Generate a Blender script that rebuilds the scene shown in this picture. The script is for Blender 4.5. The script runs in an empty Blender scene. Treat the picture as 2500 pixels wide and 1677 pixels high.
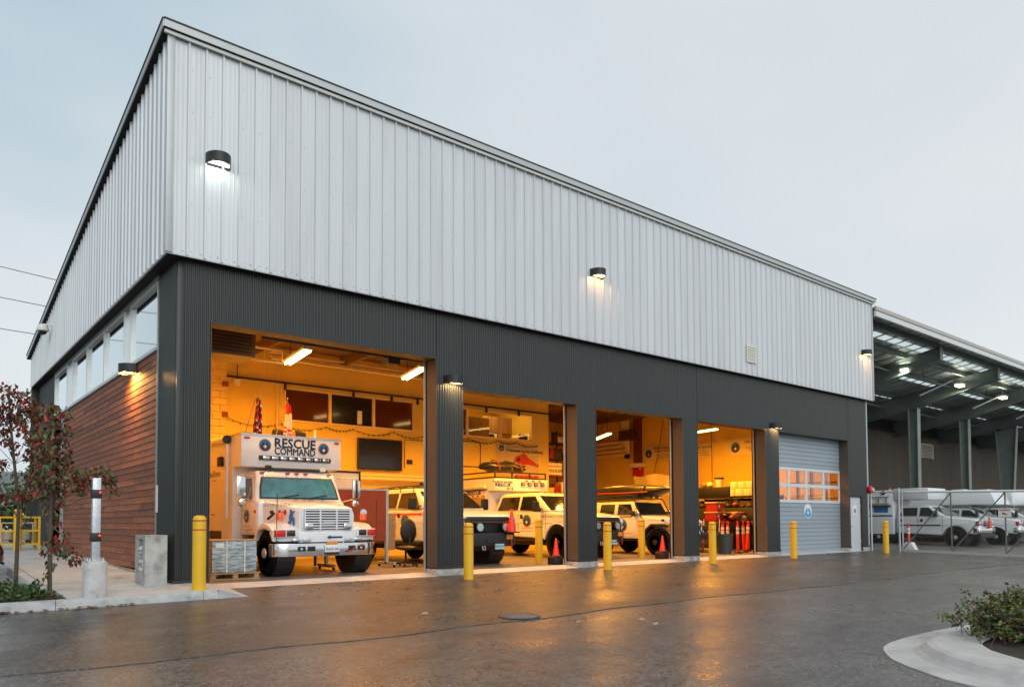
import bpy, bmesh, math, random
from mathutils import Vector, Matrix
R = math.radians
scene = bpy.context.scene
COL = scene.collection
random.seed(7)

# ---------------------------------------------------------------- camera
cam_d = bpy.data.cameras.new('camera')
cam_d.sensor_width = 36.0
cam_d.lens = 26.428
cam_d.shift_y = 0.1463
cam_d.clip_start = 0.1
cam_d.clip_end = 3000
cam = bpy.data.objects.new('camera', cam_d)
COL.objects.link(cam)
YAW, PITCH, ROLL = 0.8831, 0.0381, -0.0048
_f = Vector((math.cos(YAW) * math.cos(PITCH), math.sin(YAW) * math.cos(PITCH), math.sin(PITCH)))
_r = Vector((math.sin(YAW), -math.cos(YAW), 0))
_u = _r.cross(_f)
_r2 = _r * math.cos(ROLL) + _u * math.sin(ROLL)
_u2 = _u * math.cos(ROLL) - _r * math.sin(ROLL)
cam.matrix_world = Matrix(((_r2.x, _u2.x, -_f.x, -3.8449), (_r2.y, _u2.y, -_f.y, -14.0792),
                           (_r2.z, _u2.z, -_f.z, 1.2056), (0, 0, 0, 1)))
scene.camera = cam

# ---------------------------------------------------------------- world: dusk overcast
SUN_EL, SUN_AZ = R(32), R(196)          # diffuse brightness comes from behind the camera
w = bpy.data.worlds.new('World')
scene.world = w
w.use_nodes = True
nt = w.node_tree
nt.nodes.clear()
N = nt.nodes.new
out = N('ShaderNodeOutputWorld'); bg = N('ShaderNodeBackground')
sky = N('ShaderNodeTexSky'); sky.sky_type = 'NISHITA'; sky.sun_disc = False
sky.sun_elevation = SUN_EL; sky.sun_rotation = SUN_AZ
tc = N('ShaderNodeTexCoord'); mp = N('ShaderNodeMapping'); mp.inputs['Scale'].default_value = (1, 1, 2.6)
no = N('ShaderNodeTexNoise'); no.inputs['Scale'].default_value = 1.15; no.inputs['Detail'].default_value = 4; no.inputs['Roughness'].default_value = .5
rp = N('ShaderNodeValToRGB')
rp.color_ramp.elements[0].position = .34; rp.color_ramp.elements[0].color = (.37, .52, .61, 1)
rp.color_ramp.elements[1].position = .66; rp.color_ramp.elements[1].color = (.70, .745, .76, 1)
mx = N('ShaderNodeMix'); mx.data_type = 'RGBA'; mx.blend_type = 'ADD'; mx.inputs[0].default_value = .012
L = nt.links.new
L(tc.outputs['Generated'], mp.inputs['Vector']); L(mp.outputs[0], no.inputs['Vector']); L(no.outputs['Fac'], rp.inputs[0])
sp = N('ShaderNodeSeparateXYZ'); gr = N('ShaderNodeMapRange'); gr.inputs[1].default_value = -.05; gr.inputs[2].default_value = 1.25
m3 = N('ShaderNodeMix'); m3.data_type = 'RGBA'; m3.inputs[7].default_value = (.82, .82, .82, 1)
L(tc.outputs['Generated'], sp.inputs[0]); L(sp.outputs['X'], gr.inputs[0]); L(gr.outputs[0], m3.inputs[0]); L(rp.outputs[0], m3.inputs[6])
L(m3.outputs[2], mx.inputs[6]); L(sky.outputs[0], mx.inputs[7]); L(mx.outputs[2], bg.inputs[0]); L(bg.outputs[0], out.inputs[0])
bg.inputs[1].default_value = .99

sun_d = bpy.data.lights.new('sun', 'SUN'); sun_d.energy = 1.5; sun_d.angle = R(60); sun_d.color = (1, .96, .9)
sun = bpy.data.objects.new('sun', sun_d); COL.objects.link(sun)
_sd = Vector((math.cos(SUN_EL) * math.cos(R(-106)), math.cos(SUN_EL) * math.sin(R(-106)), math.sin(SUN_EL)))
sun.rotation_euler = _sd.to_track_quat('Z', 'Y').to_euler()
sun.location = _sd * 60

vs = scene.view_settings
vs.view_transform = 'Standard'; vs.look = 'None'; vs.exposure = 0.0; vs.gamma = 1.0; vs.use_curve_mapping = False
scene.cycles.use_denoising = True
scene.cycles.max_bounces = 8
scene.cycles.sample_clamp_indirect = 6

# ---------------------------------------------------------------- materials
MATS = {}
def mat(name, col, rough=.5, metal=0., var=0., vscale=6., bump=0., bscale=60., spec=.5, stretch=None, rnd=0., coat=0., dirt=None, rvar=0.):
    if name in MATS: return MATS[name]
    m = bpy.data.materials.new(name); m.use_nodes = True
    t = m.node_tree; n = t.nodes; p = n['Principled BSDF']; l = t.links.new
    p.inputs['Roughness'].default_value = rough; p.inputs['Metallic'].default_value = metal
    p.inputs['Specular IOR Level'].default_value = spec
    p.inputs['Coat Weight'].default_value = coat; p.inputs['Coat Roughness'].default_value = .08
    p.inputs['Base Color'].default_value = (*col, 1)
    src = None
    if var or bump or rnd or dirt or rvar:
        tcn = n.new('ShaderNodeTexCoord'); mpn = n.new('ShaderNodeMapping'); l(tcn.outputs['Object'], mpn.inputs[0])
        if stretch: mpn.inputs['Scale'].default_value = stretch
        if rnd:
            oi = n.new('ShaderNodeObjectInfo'); cm = n.new('ShaderNodeCombineXYZ')
            mu = n.new('ShaderNodeMath'); mu.operation = 'MULTIPLY'; mu.inputs[1].default_value = 37.
            l(oi.outputs['Random'], mu.inputs[0])
            for k in range(3): l(mu.outputs[0], cm.inputs[k])
            l(cm.outputs[0], mpn.inputs['Location'])
    if var:
        nz = n.new('ShaderNodeTexNoise'); nz.inputs['Scale'].default_value = vscale; nz.inputs['Detail'].default_value = 6; nz.inputs['Roughness'].default_value = .6
        l(mpn.outputs[0], nz.inputs['Vector'])
        mr = n.new('ShaderNodeMapRange'); mr.inputs[1].default_value = .3; mr.inputs[2].default_value = .7
        mr.inputs[3].default_value = 1 - var; mr.inputs[4].default_value = 1 + var; l(nz.outputs['Fac'], mr.inputs[0])
        src = mr.outputs[0]
        if rvar:
            r2 = n.new('ShaderNodeMapRange'); r2.inputs[1].default_value = .3; r2.inputs[2].default_value = .7
            r2.inputs[3].default_value = rough - rvar; r2.inputs[4].default_value = rough + rvar; l(nz.outputs['Fac'], r2.inputs[0]); l(r2.outputs[0], p.inputs['Roughness'])
    if rnd:
        m2 = n.new('ShaderNodeMapRange'); m2.inputs[3].default_value = 1 - rnd; m2.inputs[4].default_value = 1 + rnd
        l(oi.outputs['Random'], m2.inputs[0])
        if src:
            mm = n.new('ShaderNodeMath'); mm.operation = 'MULTIPLY'; l(src, mm.inputs[0]); l(m2.outputs[0], mm.inputs[1]); src = mm.outputs[0]
        else: src = m2.outputs[0]
    if src:
        vm = n.new('ShaderNodeVectorMath'); vm.operation = 'SCALE'; vm.inputs[0].default_value = col; l(src, vm.inputs['Scale'])
        csrc = vm.outputs[0]
        if dirt:
            dcol, dscale, dlo, dhi = dirt
            dn = n.new('ShaderNodeTexNoise'); dn.inputs['Scale'].default_value = dscale; dn.inputs['Detail'].default_value = 8; dn.inputs['Roughness'].default_value = .65
            l(mpn.outputs[0], dn.inputs['Vector'])
            dr = n.new('ShaderNodeMapRange'); dr.inputs[1].default_value = dlo; dr.inputs[2].default_value = dhi; l(dn.outputs['Fac'], dr.inputs[0])
            dm = n.new('ShaderNodeMix'); dm.data_type = 'RGBA'; dm.inputs[7].default_value = (*dcol, 1)
            l(dr.outputs[0], dm.inputs[0]); l(csrc, dm.inputs[6]); csrc = dm.outputs[2]
        l(csrc, p.inputs['Base Color'])
    if bump:
        bn = n.new('ShaderNodeTexNoise'); bn.inputs['Scale'].default_value = bscale; bn.inputs['Detail'].default_value = 5
        l(mpn.outputs[0], bn.inputs['Vector'])
        bb = n.new('ShaderNodeBump'); bb.inputs['Strength'].default_value = bump; bb.inputs['Distance'].default_value = .01
        l(bn.outputs['Fac'], bb.inputs['Height']); l(bb.outputs[0], p.inputs['Normal'])
    MATS[name] = m
    return m
def emat(name, col, strength):
    if name in MATS: return MATS[name]
    m = bpy.data.materials.new(name); m.use_nodes = True
    p = m.node_tree.nodes['Principled BSDF']
    p.inputs['Base Color'].default_value = (*col, 1); p.inputs['Emission Color'].default_value = (*col, 1); p.inputs['Emission Strength'].default_value = strength
    MATS[name] = m
    return m
def glassmat(name, col, mix, rough=.03, tint=(.9, .97, 1)):
    """window glass: part mirror-like coating, part see-through"""
    m = bpy.data.materials.new(name); m.use_nodes = True; t = m.node_tree; n = t.nodes; n.clear(); l = t.links.new
    o = n.new('ShaderNodeOutputMaterial'); g = n.new('ShaderNodeBsdfGlossy'); g.inputs['Roughness'].default_value = rough; g.inputs['Color'].default_value = (*tint, 1)
    tr = n.new('ShaderNodeBsdfTransparent'); tr.inputs['Color'].default_value = (*col, 1)
    fr = n.new('ShaderNodeFresnel'); fr.inputs[0].default_value = 1.5
    ad = n.new('ShaderNodeMath'); ad.operation = 'ADD'; ad.use_clamp = True; ad.inputs[1].default_value = mix
    ms = n.new('ShaderNodeMixShader'); ge = n.new('ShaderNodeNewGeometry'); iv = n.new('ShaderNodeMath'); iv.operation = 'SUBTRACT'; iv.inputs[0].default_value = 1.; l(ge.outputs['Backfacing'], iv.inputs[1])
    mu = n.new('ShaderNodeMath'); mu.operation = 'MULTIPLY'; l(fr.outputs[0], ad.inputs[0]); l(ad.outputs[0], mu.inputs[0]); l(iv.outputs[0], mu.inputs[1]); l(mu.outputs[0], ms.inputs[0]); l(tr.outputs[0], ms.inputs[1]); l(g.outputs[0], ms.inputs[2]); l(ms.outputs[0], o.inputs[0])
    MATS[name] = m
    return m

def asphalt_mat(name, base, rough, rv):
    m = bpy.data.materials.new(name); m.use_nodes = True; t = m.node_tree; n = t.nodes; p = n['Principled BSDF']; l = t.links.new
    g = n.new('ShaderNodeTexCoord')
    def noise(s, d, rgh=.6, st=None):
        z = n.new('ShaderNodeTexNoise'); z.inputs['Scale'].default_value = s; z.inputs['Detail'].default_value = d; z.inputs['Roughness'].default_value = rgh
        if st:
            q = n.new('ShaderNodeMapping'); q.inputs['Scale'].default_value = st; l(g.outputs['Object'], q.inputs[0]); l(q.outputs[0], z.inputs['Vector'])
        else: l(g.outputs['Object'], z.inputs['Vector'])
        return z.outputs['Fac']
    def rng(x, a, b, c, d):
        r = n.new('ShaderNodeMapRange'); r.inputs[1].default_value = a; r.inputs[2].default_value = b; r.inputs[3].default_value = c; r.inputs[4].default_value = d; l(x, r.inputs[0]); return r.outputs[0]
    def mul(a, b):
        q = n.new('ShaderNodeMath'); q.operation = 'MULTIPLY'; l(a, q.inputs[0]); l(b, q.inputs[1]); return q.outputs[0]
    def voro(sc):
        q = n.new('ShaderNodeTexVoronoi'); q.inputs['Scale'].default_value = sc; l(g.outputs['Object'], q.inputs['Vector'])
        sp = n.new('ShaderNodeSeparateColor'); l(q.outputs['Color'], sp.inputs[0]); return q, sp.outputs[0]
    v, vr = voro(26); v2, vr2 = voro(58)
    big = noise(.42, 5, .62, (1, 1.9, 1)); mid = noise(3.0, 7, .65); fine = noise(110, 3, .7)
    stone = mul(rng(vr, 0, 1, .72, 1.36), rng(vr2, 0, 1, .66, 1.4))
    tot = mul(mul(rng(big, .3, .7, .76, 1.22), rng(mid, .3, .7, .80, 1.18)), mul(stone, rng(fine, .3, .7, .7, 1.3)))
    vm = n.new('ShaderNodeVectorMath'); vm.operation = 'SCALE'; vm.inputs[0].default_value = base; l(tot, vm.inputs['Scale'])
    # pale aggregate grit
    gm_ = n.new('ShaderNodeMix'); gm_.data_type = 'RGBA'; gm_.inputs[7].default_value = (base[0] * 3.2, base[1] * 3.1, base[2] * 3.0, 1)
    l(rng(vr2, .93, .96, 0, .55), gm_.inputs[0]); l(vm.outputs[0], gm_.inputs[6])
    # dark damp stains with a shape of their own
    st = noise(.9, 8, .64, (1, 2.0, 1)); sr = rng(st, .54, .68, 0, .62)
    dm = n.new('ShaderNodeMix'); dm.data_type = 'RGBA'; dm.inputs[7].default_value = (base[0] * .38, base[1] * .39, base[2] * .42, 1)
    l(sr, dm.inputs[0]); l(gm_.outputs[2], dm.inputs[6])
    # small oil spots
    os_ = noise(2.1, 4, .5); orr = rng(os_, .70, .76, 0, .75)
    d2 = n.new('ShaderNodeMix'); d2.data_type = 'RGBA'; d2.inputs[7].default_value = (.02, .019, .018, 1); l(orr, d2.inputs[0]); l(dm.outputs[2], d2.inputs[6]); l(d2.outputs[2], p.inputs['Base Color'])
    ro = n.new('ShaderNodeMath'); ro.operation = 'ADD'; l(rng(big, .32, .68, rough + rv, rough - rv), ro.inputs[0]); l(rng(vr, 0, 1, -.06, .10), ro.inputs[1]); l(ro.outputs[0], p.inputs['Roughness'])
    p.inputs['Specular IOR Level'].default_value = .55
    b = n.new('ShaderNodeBump'); b.inputs['Strength'].default_value = .32; b.inputs['Distance'].default_value = .005
    l(v.outputs['Distance'], b.inputs['Height']); l(b.outputs[0], p.inputs['Normal'])
    MATS[name] = m
    return m
M_ASPH = asphalt_mat('asphalt_old', (.094, .090, .086), .36, .10)
M_ASPH2 = asphalt_mat('asphalt_new', (.070, .066, .062), .37, .10)
M_CONC = mat('concrete_pale', (.50, .49, .47), .8, var=.16, vscale=2.4, bump=.25, bscale=90, dirt=((.27, .25, .23), 1.6, .52, .8))
M_CONCD = mat('concrete_worn', (.40, .40, .38), .85, var=.25, vscale=7, bump=.4, bscale=70, dirt=((.13, .13, .12), 5, .5, .75))
M_KERB = mat('concrete_kerb', (.44, .45, .45), .85, var=.2, vscale=5, bump=.5, bscale=60, dirt=((.2, .2, .2), 4, .52, .8))
M_FLOOR = mat('garage_floor', (.19, .175, .16), .38, var=.14, vscale=1.2, bump=.08, bscale=40, dirt=((.16, .14, .12), .8, .5, .75), rvar=.1)
M_CLAD = mat('zinc_cladding', (.64, .665, .69), .46, metal=.3, var=.03, vscale=2.4, stretch=(1, 1, .10), rnd=.025, rvar=.06, dirt=((.54, .555, .57), 1.3, .50, .75))
M_CLADT = mat('zinc_trim', (.50, .52, .53), .45, metal=.4, var=.04)
M_DARK = mat('charcoal_corrugated', (.040, .046, .044), .36, metal=.3, var=.09, vscale=1.4, stretch=(1, 1, .25), rvar=.06)
M_FLASH = mat('charcoal_flashing', (.045, .037, .031), .5, metal=.2, var=.12, vscale=2)
M_BLACK = mat('black_soffit', (.012, .012, .012), .8)
M_ALU = mat('aluminium_frame', (.62, .63, .62), .38, metal=.7, var=.05)
M_STEEL = mat('galvanised_steel', (.55, .57, .58), .45, metal=.6, var=.18, vscale=30)
M_WOOD = mat('cedar_board', (.27, .084, .035), .72, var=.28, vscale=4, stretch=(6, .9, 3), rnd=.34, bump=.25, bscale=30, dirt=((.10, .05, .034), 1.3, .54, .74))
M_YEL = mat('bollard_yellow', (.80, .46, .012), .45, var=.05, vscale=5, dirt=((.30, .17, .03), 6, .63, .72))
M_REDB = mat('bollard_band', (.45, .03, .012), .5)
M_WHITE = mat('vehicle_white', (.76, .79, .82), .28, var=.03, vscale=3, coat=.5)
M_WHITED = mat('vehicle_white_dirty', (.76, .77, .77), .4, var=.06, vscale=3, coat=.25, dirt=((.38, .35, .31), 1.8, .58, .85))
M_BLK = mat('black_plastic', (.014, .014, .015), .5)
M_BLKG = mat('black_gloss', (.012, .012, .013), .22, coat=.4)
M_RUB = mat('tyre_rubber', (.007, .007, .007), .85, spec=.05, bump=.3, bscale=80)
M_CHR = mat('chrome', (.75, .75, .76), .12, metal=1.)
M_RIM = mat('steel_rim', (.58, .56, .53), .38, metal=.35, var=.12, vscale=20)
M_ALLOY = mat('polished_rim', (.66, .66, .66), .3, metal=.45, var=.08, vscale=12)
M_GLASS = glassmat('window_glass', (.25, .28, .28), .52)
M_VGL = mat('vehicle_glass', (.012, .016, .018), .06, spec=.7, coat=.3)
M_WSH = mat('truck_windscreen', (.045, .20, .25), .07, spec=.8, coat=.6, var=.45, vscale=1.6)  # mottled teal base stands in for sky reflected in the glass
M_RED = mat('red_lens', (.55, .015, .01), .3, coat=.4)
M_ORA = mat('orange_plastic', (.85, .07, .015), .45)
M_AMB = mat('amber_lens', (.85, .22, .01), .25, coat=.4)
M_NAVY = mat('navy_vinyl', (.012, .03, .10), .4)
M_BLUE = mat('blue_vinyl', (.02, .15, .42), .4)
M_LBLUE = mat('light_blue_vinyl', (.03, .30, .65), .4)
M_GOLD = mat('gold_vinyl', (.45, .22, .05), .4)
M_OFFW = mat('off_white', (.78, .76, .70), .5)
M_PAINT = mat('wall_paint_amber_lit', (.84, .58, .10), .7, var=.07, vscale=1.2, bump=.05, bscale=30)  # cream paint with the orange tubes' saturation put into its colour
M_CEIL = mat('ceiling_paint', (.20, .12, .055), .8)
M_DKSTEEL = mat('dark_steel', (.035, .03, .028), .5, metal=.3)
M_PIPE = mat('painted_pipe', (.86, .68, .34), .5)
M_CARD = mat('cardboard', (.42, .27, .13), .8, var=.15, vscale=5)
M_PAL = mat('pallet_wood', (.42, .24, .11), .8, var=.25, vscale=9, stretch=(1, 1, 6))
M_SOIL = mat('soil', (.05, .035, .025), .95, var=.4, vscale=25, bump=.8, bscale=40)
M_BARK = mat('bark', (.09, .065, .05), .9, var=.3, vscale=18, stretch=(1, 1, .3), bump=.6, bscale=30)
M_BROWN = mat('brown_corrugated', (.075, .058, .042), .5, metal=.3, var=.18, vscale=1.2, stretch=(1, 1, .15))
M_GREENST = mat('canopy_steel', (.15, .17, .165), .5, metal=.2, var=.1, vscale=2)
M_SCREW = mat('screw', (.10, .10, .10), .5, metal=.5)

# ---------------------------------------------------------------- geometry helpers
WL = {}
def wl(o): return WL.get(o.name, Vector((0, 0, 0))) if o else Vector((0, 0, 0))
class G:
    def __init__(s): s.v = []; s.f = []; s.m = []
    def add(s, vs, fs, mi=0):
        b = len(s.v); s.v += [tuple(q) for q in vs]
        for f in fs: s.f.append(tuple(b + i for i in f)); s.m.append(mi)
        return s
    def box(s, x0, x1, y0, y1, z0, z1, mi=0):
        return s.add([(x0, y0, z0), (x1, y0, z0), (x1, y1, z0), (x0, y1, z0), (x0, y0, z1), (x1, y0, z1), (x1, y1, z1), (x0, y1, z1)],
                     [(0, 3, 2, 1), (4, 5, 6, 7), (0, 1, 5, 4), (1, 2, 6, 5), (2, 3, 7, 6), (3, 0, 4, 7)], mi)
    def prism(s, poly, ax, a, b, mi=0):
        n = len(poly)
        def P(q, t): return (t, q[0], q[1]) if ax == 'x' else (q[0], t, q[1]) if ax == 'y' else (q[0], q[1], t)
        vs = [P(q, a) for q in poly] + [P(q, b) for q in poly]
        return s.add(vs, [tuple(range(n)), tuple(range(2 * n - 1, n - 1, -1))] + [(i, (i + 1) % n, n + (i + 1) % n, n + i) for i in range(n)], mi)
    def cyl(s, p0, p1, r, r2=None, n=12, mi=0):
        p0 = Vector(p0); p1 = Vector(p1); r2 = r if r2 is None else r2
        d = (p1 - p0).normalized(); a = d.orthogonal().normalized(); b = d.cross(a)
        vs = [p0 + (a * math.cos(2 * math.pi * i / n) + b * math.sin(2 * math.pi * i / n)) * r for i in range(n)]
        vs += [p1 + (a * math.cos(2 * math.pi * i / n) + b * math.sin(2 * math.pi * i / n)) * r2 for i in range(n)]
        return s.add(vs, [tuple(range(n - 1, -1, -1)), tuple(range(n, 2 * n))] + [(i, (i + 1) % n, n + (i + 1) % n, n + i) for i in range(n)], mi)
    def tube(s, pts, r, n=6, mi=0):
        pts = [Vector(p) for p in pts]; rs = r if isinstance(r, (list, tuple)) else [r] * len(pts)
        vs = []; fs = []; ref = None
        for i, p in enumerate(pts):
            d = (pts[min(i + 1, len(pts) - 1)] - pts[max(i - 1, 0)]).normalized()
            a = d.orthogonal().normalized() if ref is None else (ref - d * ref.dot(d)).normalized()
            ref = a; b = d.cross(a)
            vs += [p + (a * math.cos(2 * math.pi * k / n) + b * math.sin(2 * math.pi * k / n)) * rs[i] for k in range(n)]
        for i in range(len(pts) - 1):
            for k in range(n): fs.append((i * n + k, i * n + (k + 1) % n, (i + 1) * n + (k + 1) % n, (i + 1) * n + k))
        e = (len(pts) - 1) * n
        fs += [tuple(range(n - 1, -1, -1)), tuple(range(e, e + n))]
        return s.add(vs, fs, mi)
    def lathe(s, prof, c, ax='z', n=20, mi=0):
        vs = []; fs = []
        for r, h in prof:
            for k in range(n):
                ca, sa = r * math.cos(2 * math.pi * k / n), r * math.sin(2 * math.pi * k / n)
                vs.append((c[0] + h, c[1] + ca, c[2] + sa) if ax == 'x' else (c[0] + ca, c[1] + h, c[2] + sa) if ax == 'y' else (c[0] + ca, c[1] + sa, c[2] + h))
        for i in range(len(prof) - 1):
            for k in range(n): fs.append((i * n + k, i * n + (k + 1) % n, (i + 1) * n + (k + 1) % n, (i + 1) * n + k))
        if prof[0][0] > 1e-4: fs.append(tuple(range(n - 1, -1, -1)))
        if prof[-1][0] > 1e-4: fs.append(tuple(range((len(prof) - 1) * n, len(prof) * n)))
        return s.add(vs, fs, mi)
    def ball(s, c, r, n=10, sq=(1, 1, 1), mi=0):
        m = n // 2 + 1
        pr = [(math.sin(math.pi * i / m), -math.cos(math.pi * i / m)) for i in range(m + 1)]
        b = len(s.v); s.lathe([(max(p, 1e-5), h) for p, h in pr], (0, 0, 0), 'z', n, mi)
        for i in range(b, len(s.v)):
            q = s.v[i]; s.v[i] = (c[0] + q[0] * r * sq[0], c[1] + q[1] * r * sq[1], c[2] + q[2] * r * sq[2])
        return s
    def plate(s, pts, n, t, mi=0):
        """polygon given as 3-D points, thickened along n by t"""
        n = Vector(n).normalized() * t; k = len(pts)
        vs = [Vector(p) for p in pts] + [Vector(p) + n for p in pts]
        return s.add(vs, [tuple(range(k - 1, -1, -1)), tuple(range(k, 2 * k))] + [(i, (i + 1) % k, k + (i + 1) % k, k + i) for i in range(k)], mi)
    def warp(s, fn): s.v = [tuple(fn(*q)) for q in s.v]; return s
    def build(s, name, mats, parent=None, bevel=0., seg=2, smooth=None, local=False, kind=None):
        me = bpy.data.meshes.new(name); me.from_pydata(s.v, [], s.f)
        mats = mats if isinstance(mats, (list, tuple)) else [mats]
        for q in mats: me.materials.append(q)
        if len(mats) > 1: me.polygons.foreach_set('material_index', s.m)
        bm = bmesh.new(); bm.from_mesh(me); bmesh.ops.recalc_face_normals(bm, faces=bm.faces)
        if bevel: 
            es = [e for e in bm.edges if len(e.link_faces) == 2 and e.calc_face_angle(0) > .5]
            bmesh.ops.bevel(bm, geom=es, offset=bevel, segments=seg, affect='EDGES', profile=.5, clamp_overlap=True)
        bm.to_mesh(me); bm.free()
        if smooth or (smooth is None and bevel):
            me.polygons.foreach_set('use_smooth', [True] * len(me.polygons)); me.set_sharp_from_angle(angle=R(38))
        return obj(name, me, parent, local, kind)
def obj(name, me, parent=None, local=False, kind=None):
    o = bpy.data.objects.new(name, me); COL.objects.link(o)
    if parent:
        o.parent = parent
        if local: WL[o.name] = wl(parent)
        else: o.location = -wl(parent); WL[o.name] = Vector((0, 0, 0))
    if kind: o['kind'] = kind
    return o
def tag(o, label, cat, group=None):
    o['label'] = label; o['category'] = cat
    if group: o['group'] = group
    return o
def thing(name, label, cat, loc=(0, 0, 0), rz=0, group=None):
    o = bpy.data.objects.new(name, None); COL.objects.link(o); o.location = loc; o.rotation_euler = (0, 0, rz); o.empty_display_size = .2
    WL[o.name] = Vector(loc)
    return tag(o, label, cat, group)
def dup(root, loc, rz, label):
    def cp(o, par):
        c = o.copy(); COL.objects.link(c); c.parent = par; WL[c.name] = wl(o)
        for ch in list(o.children): cp(ch, c)
        return c
    r = cp(root, None); r.location = loc; r.rotation_euler = (0, 0, rz); r['label'] = label
    return r
def inst(name, me, parent, loc=(0, 0, 0), rz=0):
    """part sharing mesh data; loc in world coordinates"""
    o = bpy.data.objects.new(name, me); COL.objects.link(o); o.parent = parent
    o.location = Vector(loc) - wl(parent); o.rotation_euler = (0, 0, rz)
    return o
X, Y, Z = Vector((1, 0, 0)), Vector((0, 1, 0)), Vector((0, 0, 1))
def text(s, size, c, r, u, m, parent, local=False, align='CENTER', bold=0., wide=1., name='lettering', slant=0., fit=None):
    cu = bpy.data.curves.new('t', 'FONT'); cu.body = s; cu.size = size; cu.align_x = align; cu.align_y = 'CENTER'; cu.resolution_u = 2; cu.shear = slant
    ob = bpy.data.objects.new('t', cu); COL.objects.link(ob)
    bpy.context.view_layer.update()
    me = bpy.data.meshes.new_from_object(ob.evaluated_get(bpy.context.evaluated_depsgraph_get()))
    bpy.data.objects.remove(ob); bpy.data.curves.remove(cu)
    c = Vector(c); r = Vector(r).normalized(); u = Vector(u).normalized(); n = r.cross(u)
    if fit:
        xs_ = [v.co.x for v in me.vertices]; wide = fit / (max(xs_) - min(xs_))
    for v in me.vertices: v.co = c + r * v.co.x * wide + u * v.co.y + n * .004
    if bold:                                   # heavier strokes: the same glyphs laid again, shifted by the stroke weight
        vs_ = [v.co.copy() for v in me.vertices]; fs_ = [tuple(q.vertices) for q in me.polygons]; V = []; F = []
        for k, (a, b) in enumerate(((0, 0), (1, 0), (-1, 0), (0, 1), (0, -1))):
            V += [q + r * a * bold + u * b * bold + n * .0004 * k for q in vs_]; F += [tuple(i + k * len(vs_) for i in f) for f in fs_]
        me = bpy.data.meshes.new(name); me.from_pydata(V, [], F)
    me.materials.clear(); me.materials.append(m); me.name = name
    return obj(name, me, parent, local)
def emblem(parent, c, r, u, rad, local=False):
    """round rescue badge: gold rim, blue field, two dark peaks, white cross"""
    c = Vector(c); r = Vector(r); u = Vector(u); n = r.cross(u)
    g = G()
    def pl(pts, off, mi): g.add([c + r * x * rad + u * y * rad + n * off for x, y in pts], [tuple(range(len(pts)))], mi)
    circ = lambda q: [(q * math.cos(2 * math.pi * i / 28), q * math.sin(2 * math.pi * i / 28)) for i in range(28)]
    g.plate([c + r * x * rad + u * y * rad for x, y in circ(1)], n, .004, 0)
    pl(circ(.9), .006, 1)
    pl([(-.8, -.36), (-.42, .34), (-.28, .5), (-.14, .3), (0, .05), (.14, .3), (.28, .5), (.42, .34), (.8, -.36), (.5, -.73), (0, -.88), (-.5, -.73)], .008, 2)
    for a in ((-.09, .09, -.52, .06), (-.29, .29, -.32, -.14)):
        pl([(a[0], a[2]), (a[1], a[2]), (a[1], a[3]), (a[0], a[3])], .010 + (a[0] == -.29) * .001, 3)
    return g.build('emblem', [M_GOLD, M_LBLUE if local == 'x' else M_BLUE, M_NAVY, M_OFFW], parent, local=bool(local))
def area(parent, name, loc, sx, sy, power, col, rot=(0, 0, 0), local=False):
    d = bpy.data.lights.new(name, 'AREA'); d.shape = 'RECTANGLE'; d.size = sx; d.size_y = sy; d.energy = power; d.color = col
    o = bpy.data.objects.new(name, d); COL.objects.link(o); o.parent = parent; o.rotation_euler = rot
    o.location = Vector(loc) if local else Vector(loc) - wl(parent)
    return o
S = .0235
# ================================================================ ground
def sheet(name, rects, m, dz=0., kind='structure'):
    g = G()
    for x0, x1, ys in rects:
        for a, b in zip(ys[:-1], ys[1:]):
            za, zb = S * max(-60, min(a, 16)) + dz, S * max(-60, min(b, 16)) + dz
            g.add([(x0, a, za), (x1, a, za), (x1, b, zb), (x0, b, zb)], [(0, 1, 2, 3)])
    return g.build(name, m, kind=kind)
sheet('asphalt_lot', [(-400, 900, (-400, -60, 0)), (-400, .0, (0, 16, 900)), (26.2, 900, (0, 16, 900)), (0, 26.2, (17, 900))], M_ASPH)
# darker, newer asphalt strip in front of the doors with a wavering edge
g = G()
n = 200; xs = [-16 + 44. * i / n for i in range(n + 1)]
ed = [-6.1 - .10 * math.sin(x * .55 + 1) - .05 * math.sin(x * 2.3) - random.uniform(0, .025) for x in xs]
for i in range(n):
    _y1 = -.02 if xs[i] > -.2 else -1.45
    for a0, b0, a1, b1 in ((ed[i], ed[i + 1], _y1, _y1),):
        g.add([(xs[i], a0, S * a0 + .012), (xs[i + 1], b0, S * b0 + .012), (xs[i + 1], b1, S * b1 + .012), (xs[i], a1, S * a1 + .012)], [(0, 1, 2, 3)])
        g.add([(xs[i], a0, S * a0 - .03), (xs[i + 1], b0, S * b0 - .03), (xs[i + 1], b0, S * b0 + .012), (xs[i], a0, S * a0 + .012)], [(0, 1, 2, 3)])
g.build('asphalt_strip', M_ASPH2, kind='structure')
# garage floor and its sloping apron
fl = G().box(.0, 26.0, .42, 16.8, -.3, .08).build('garage_floor', M_FLOOR, kind='structure')
ap = G()
for xa, xb in ((.56, 5.53), (6.24, 9.93), (10.62, 14.34), (15.04, 18.76), (19.55, 24.44), (24.46, 25.5)):
    ap.prism([(-.06, -.2), (-.06, .016), (.40, .078), (.40, -.2)], 'x', xa, xb)
ap.build('apron', M_CONC, kind='structure')

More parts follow.
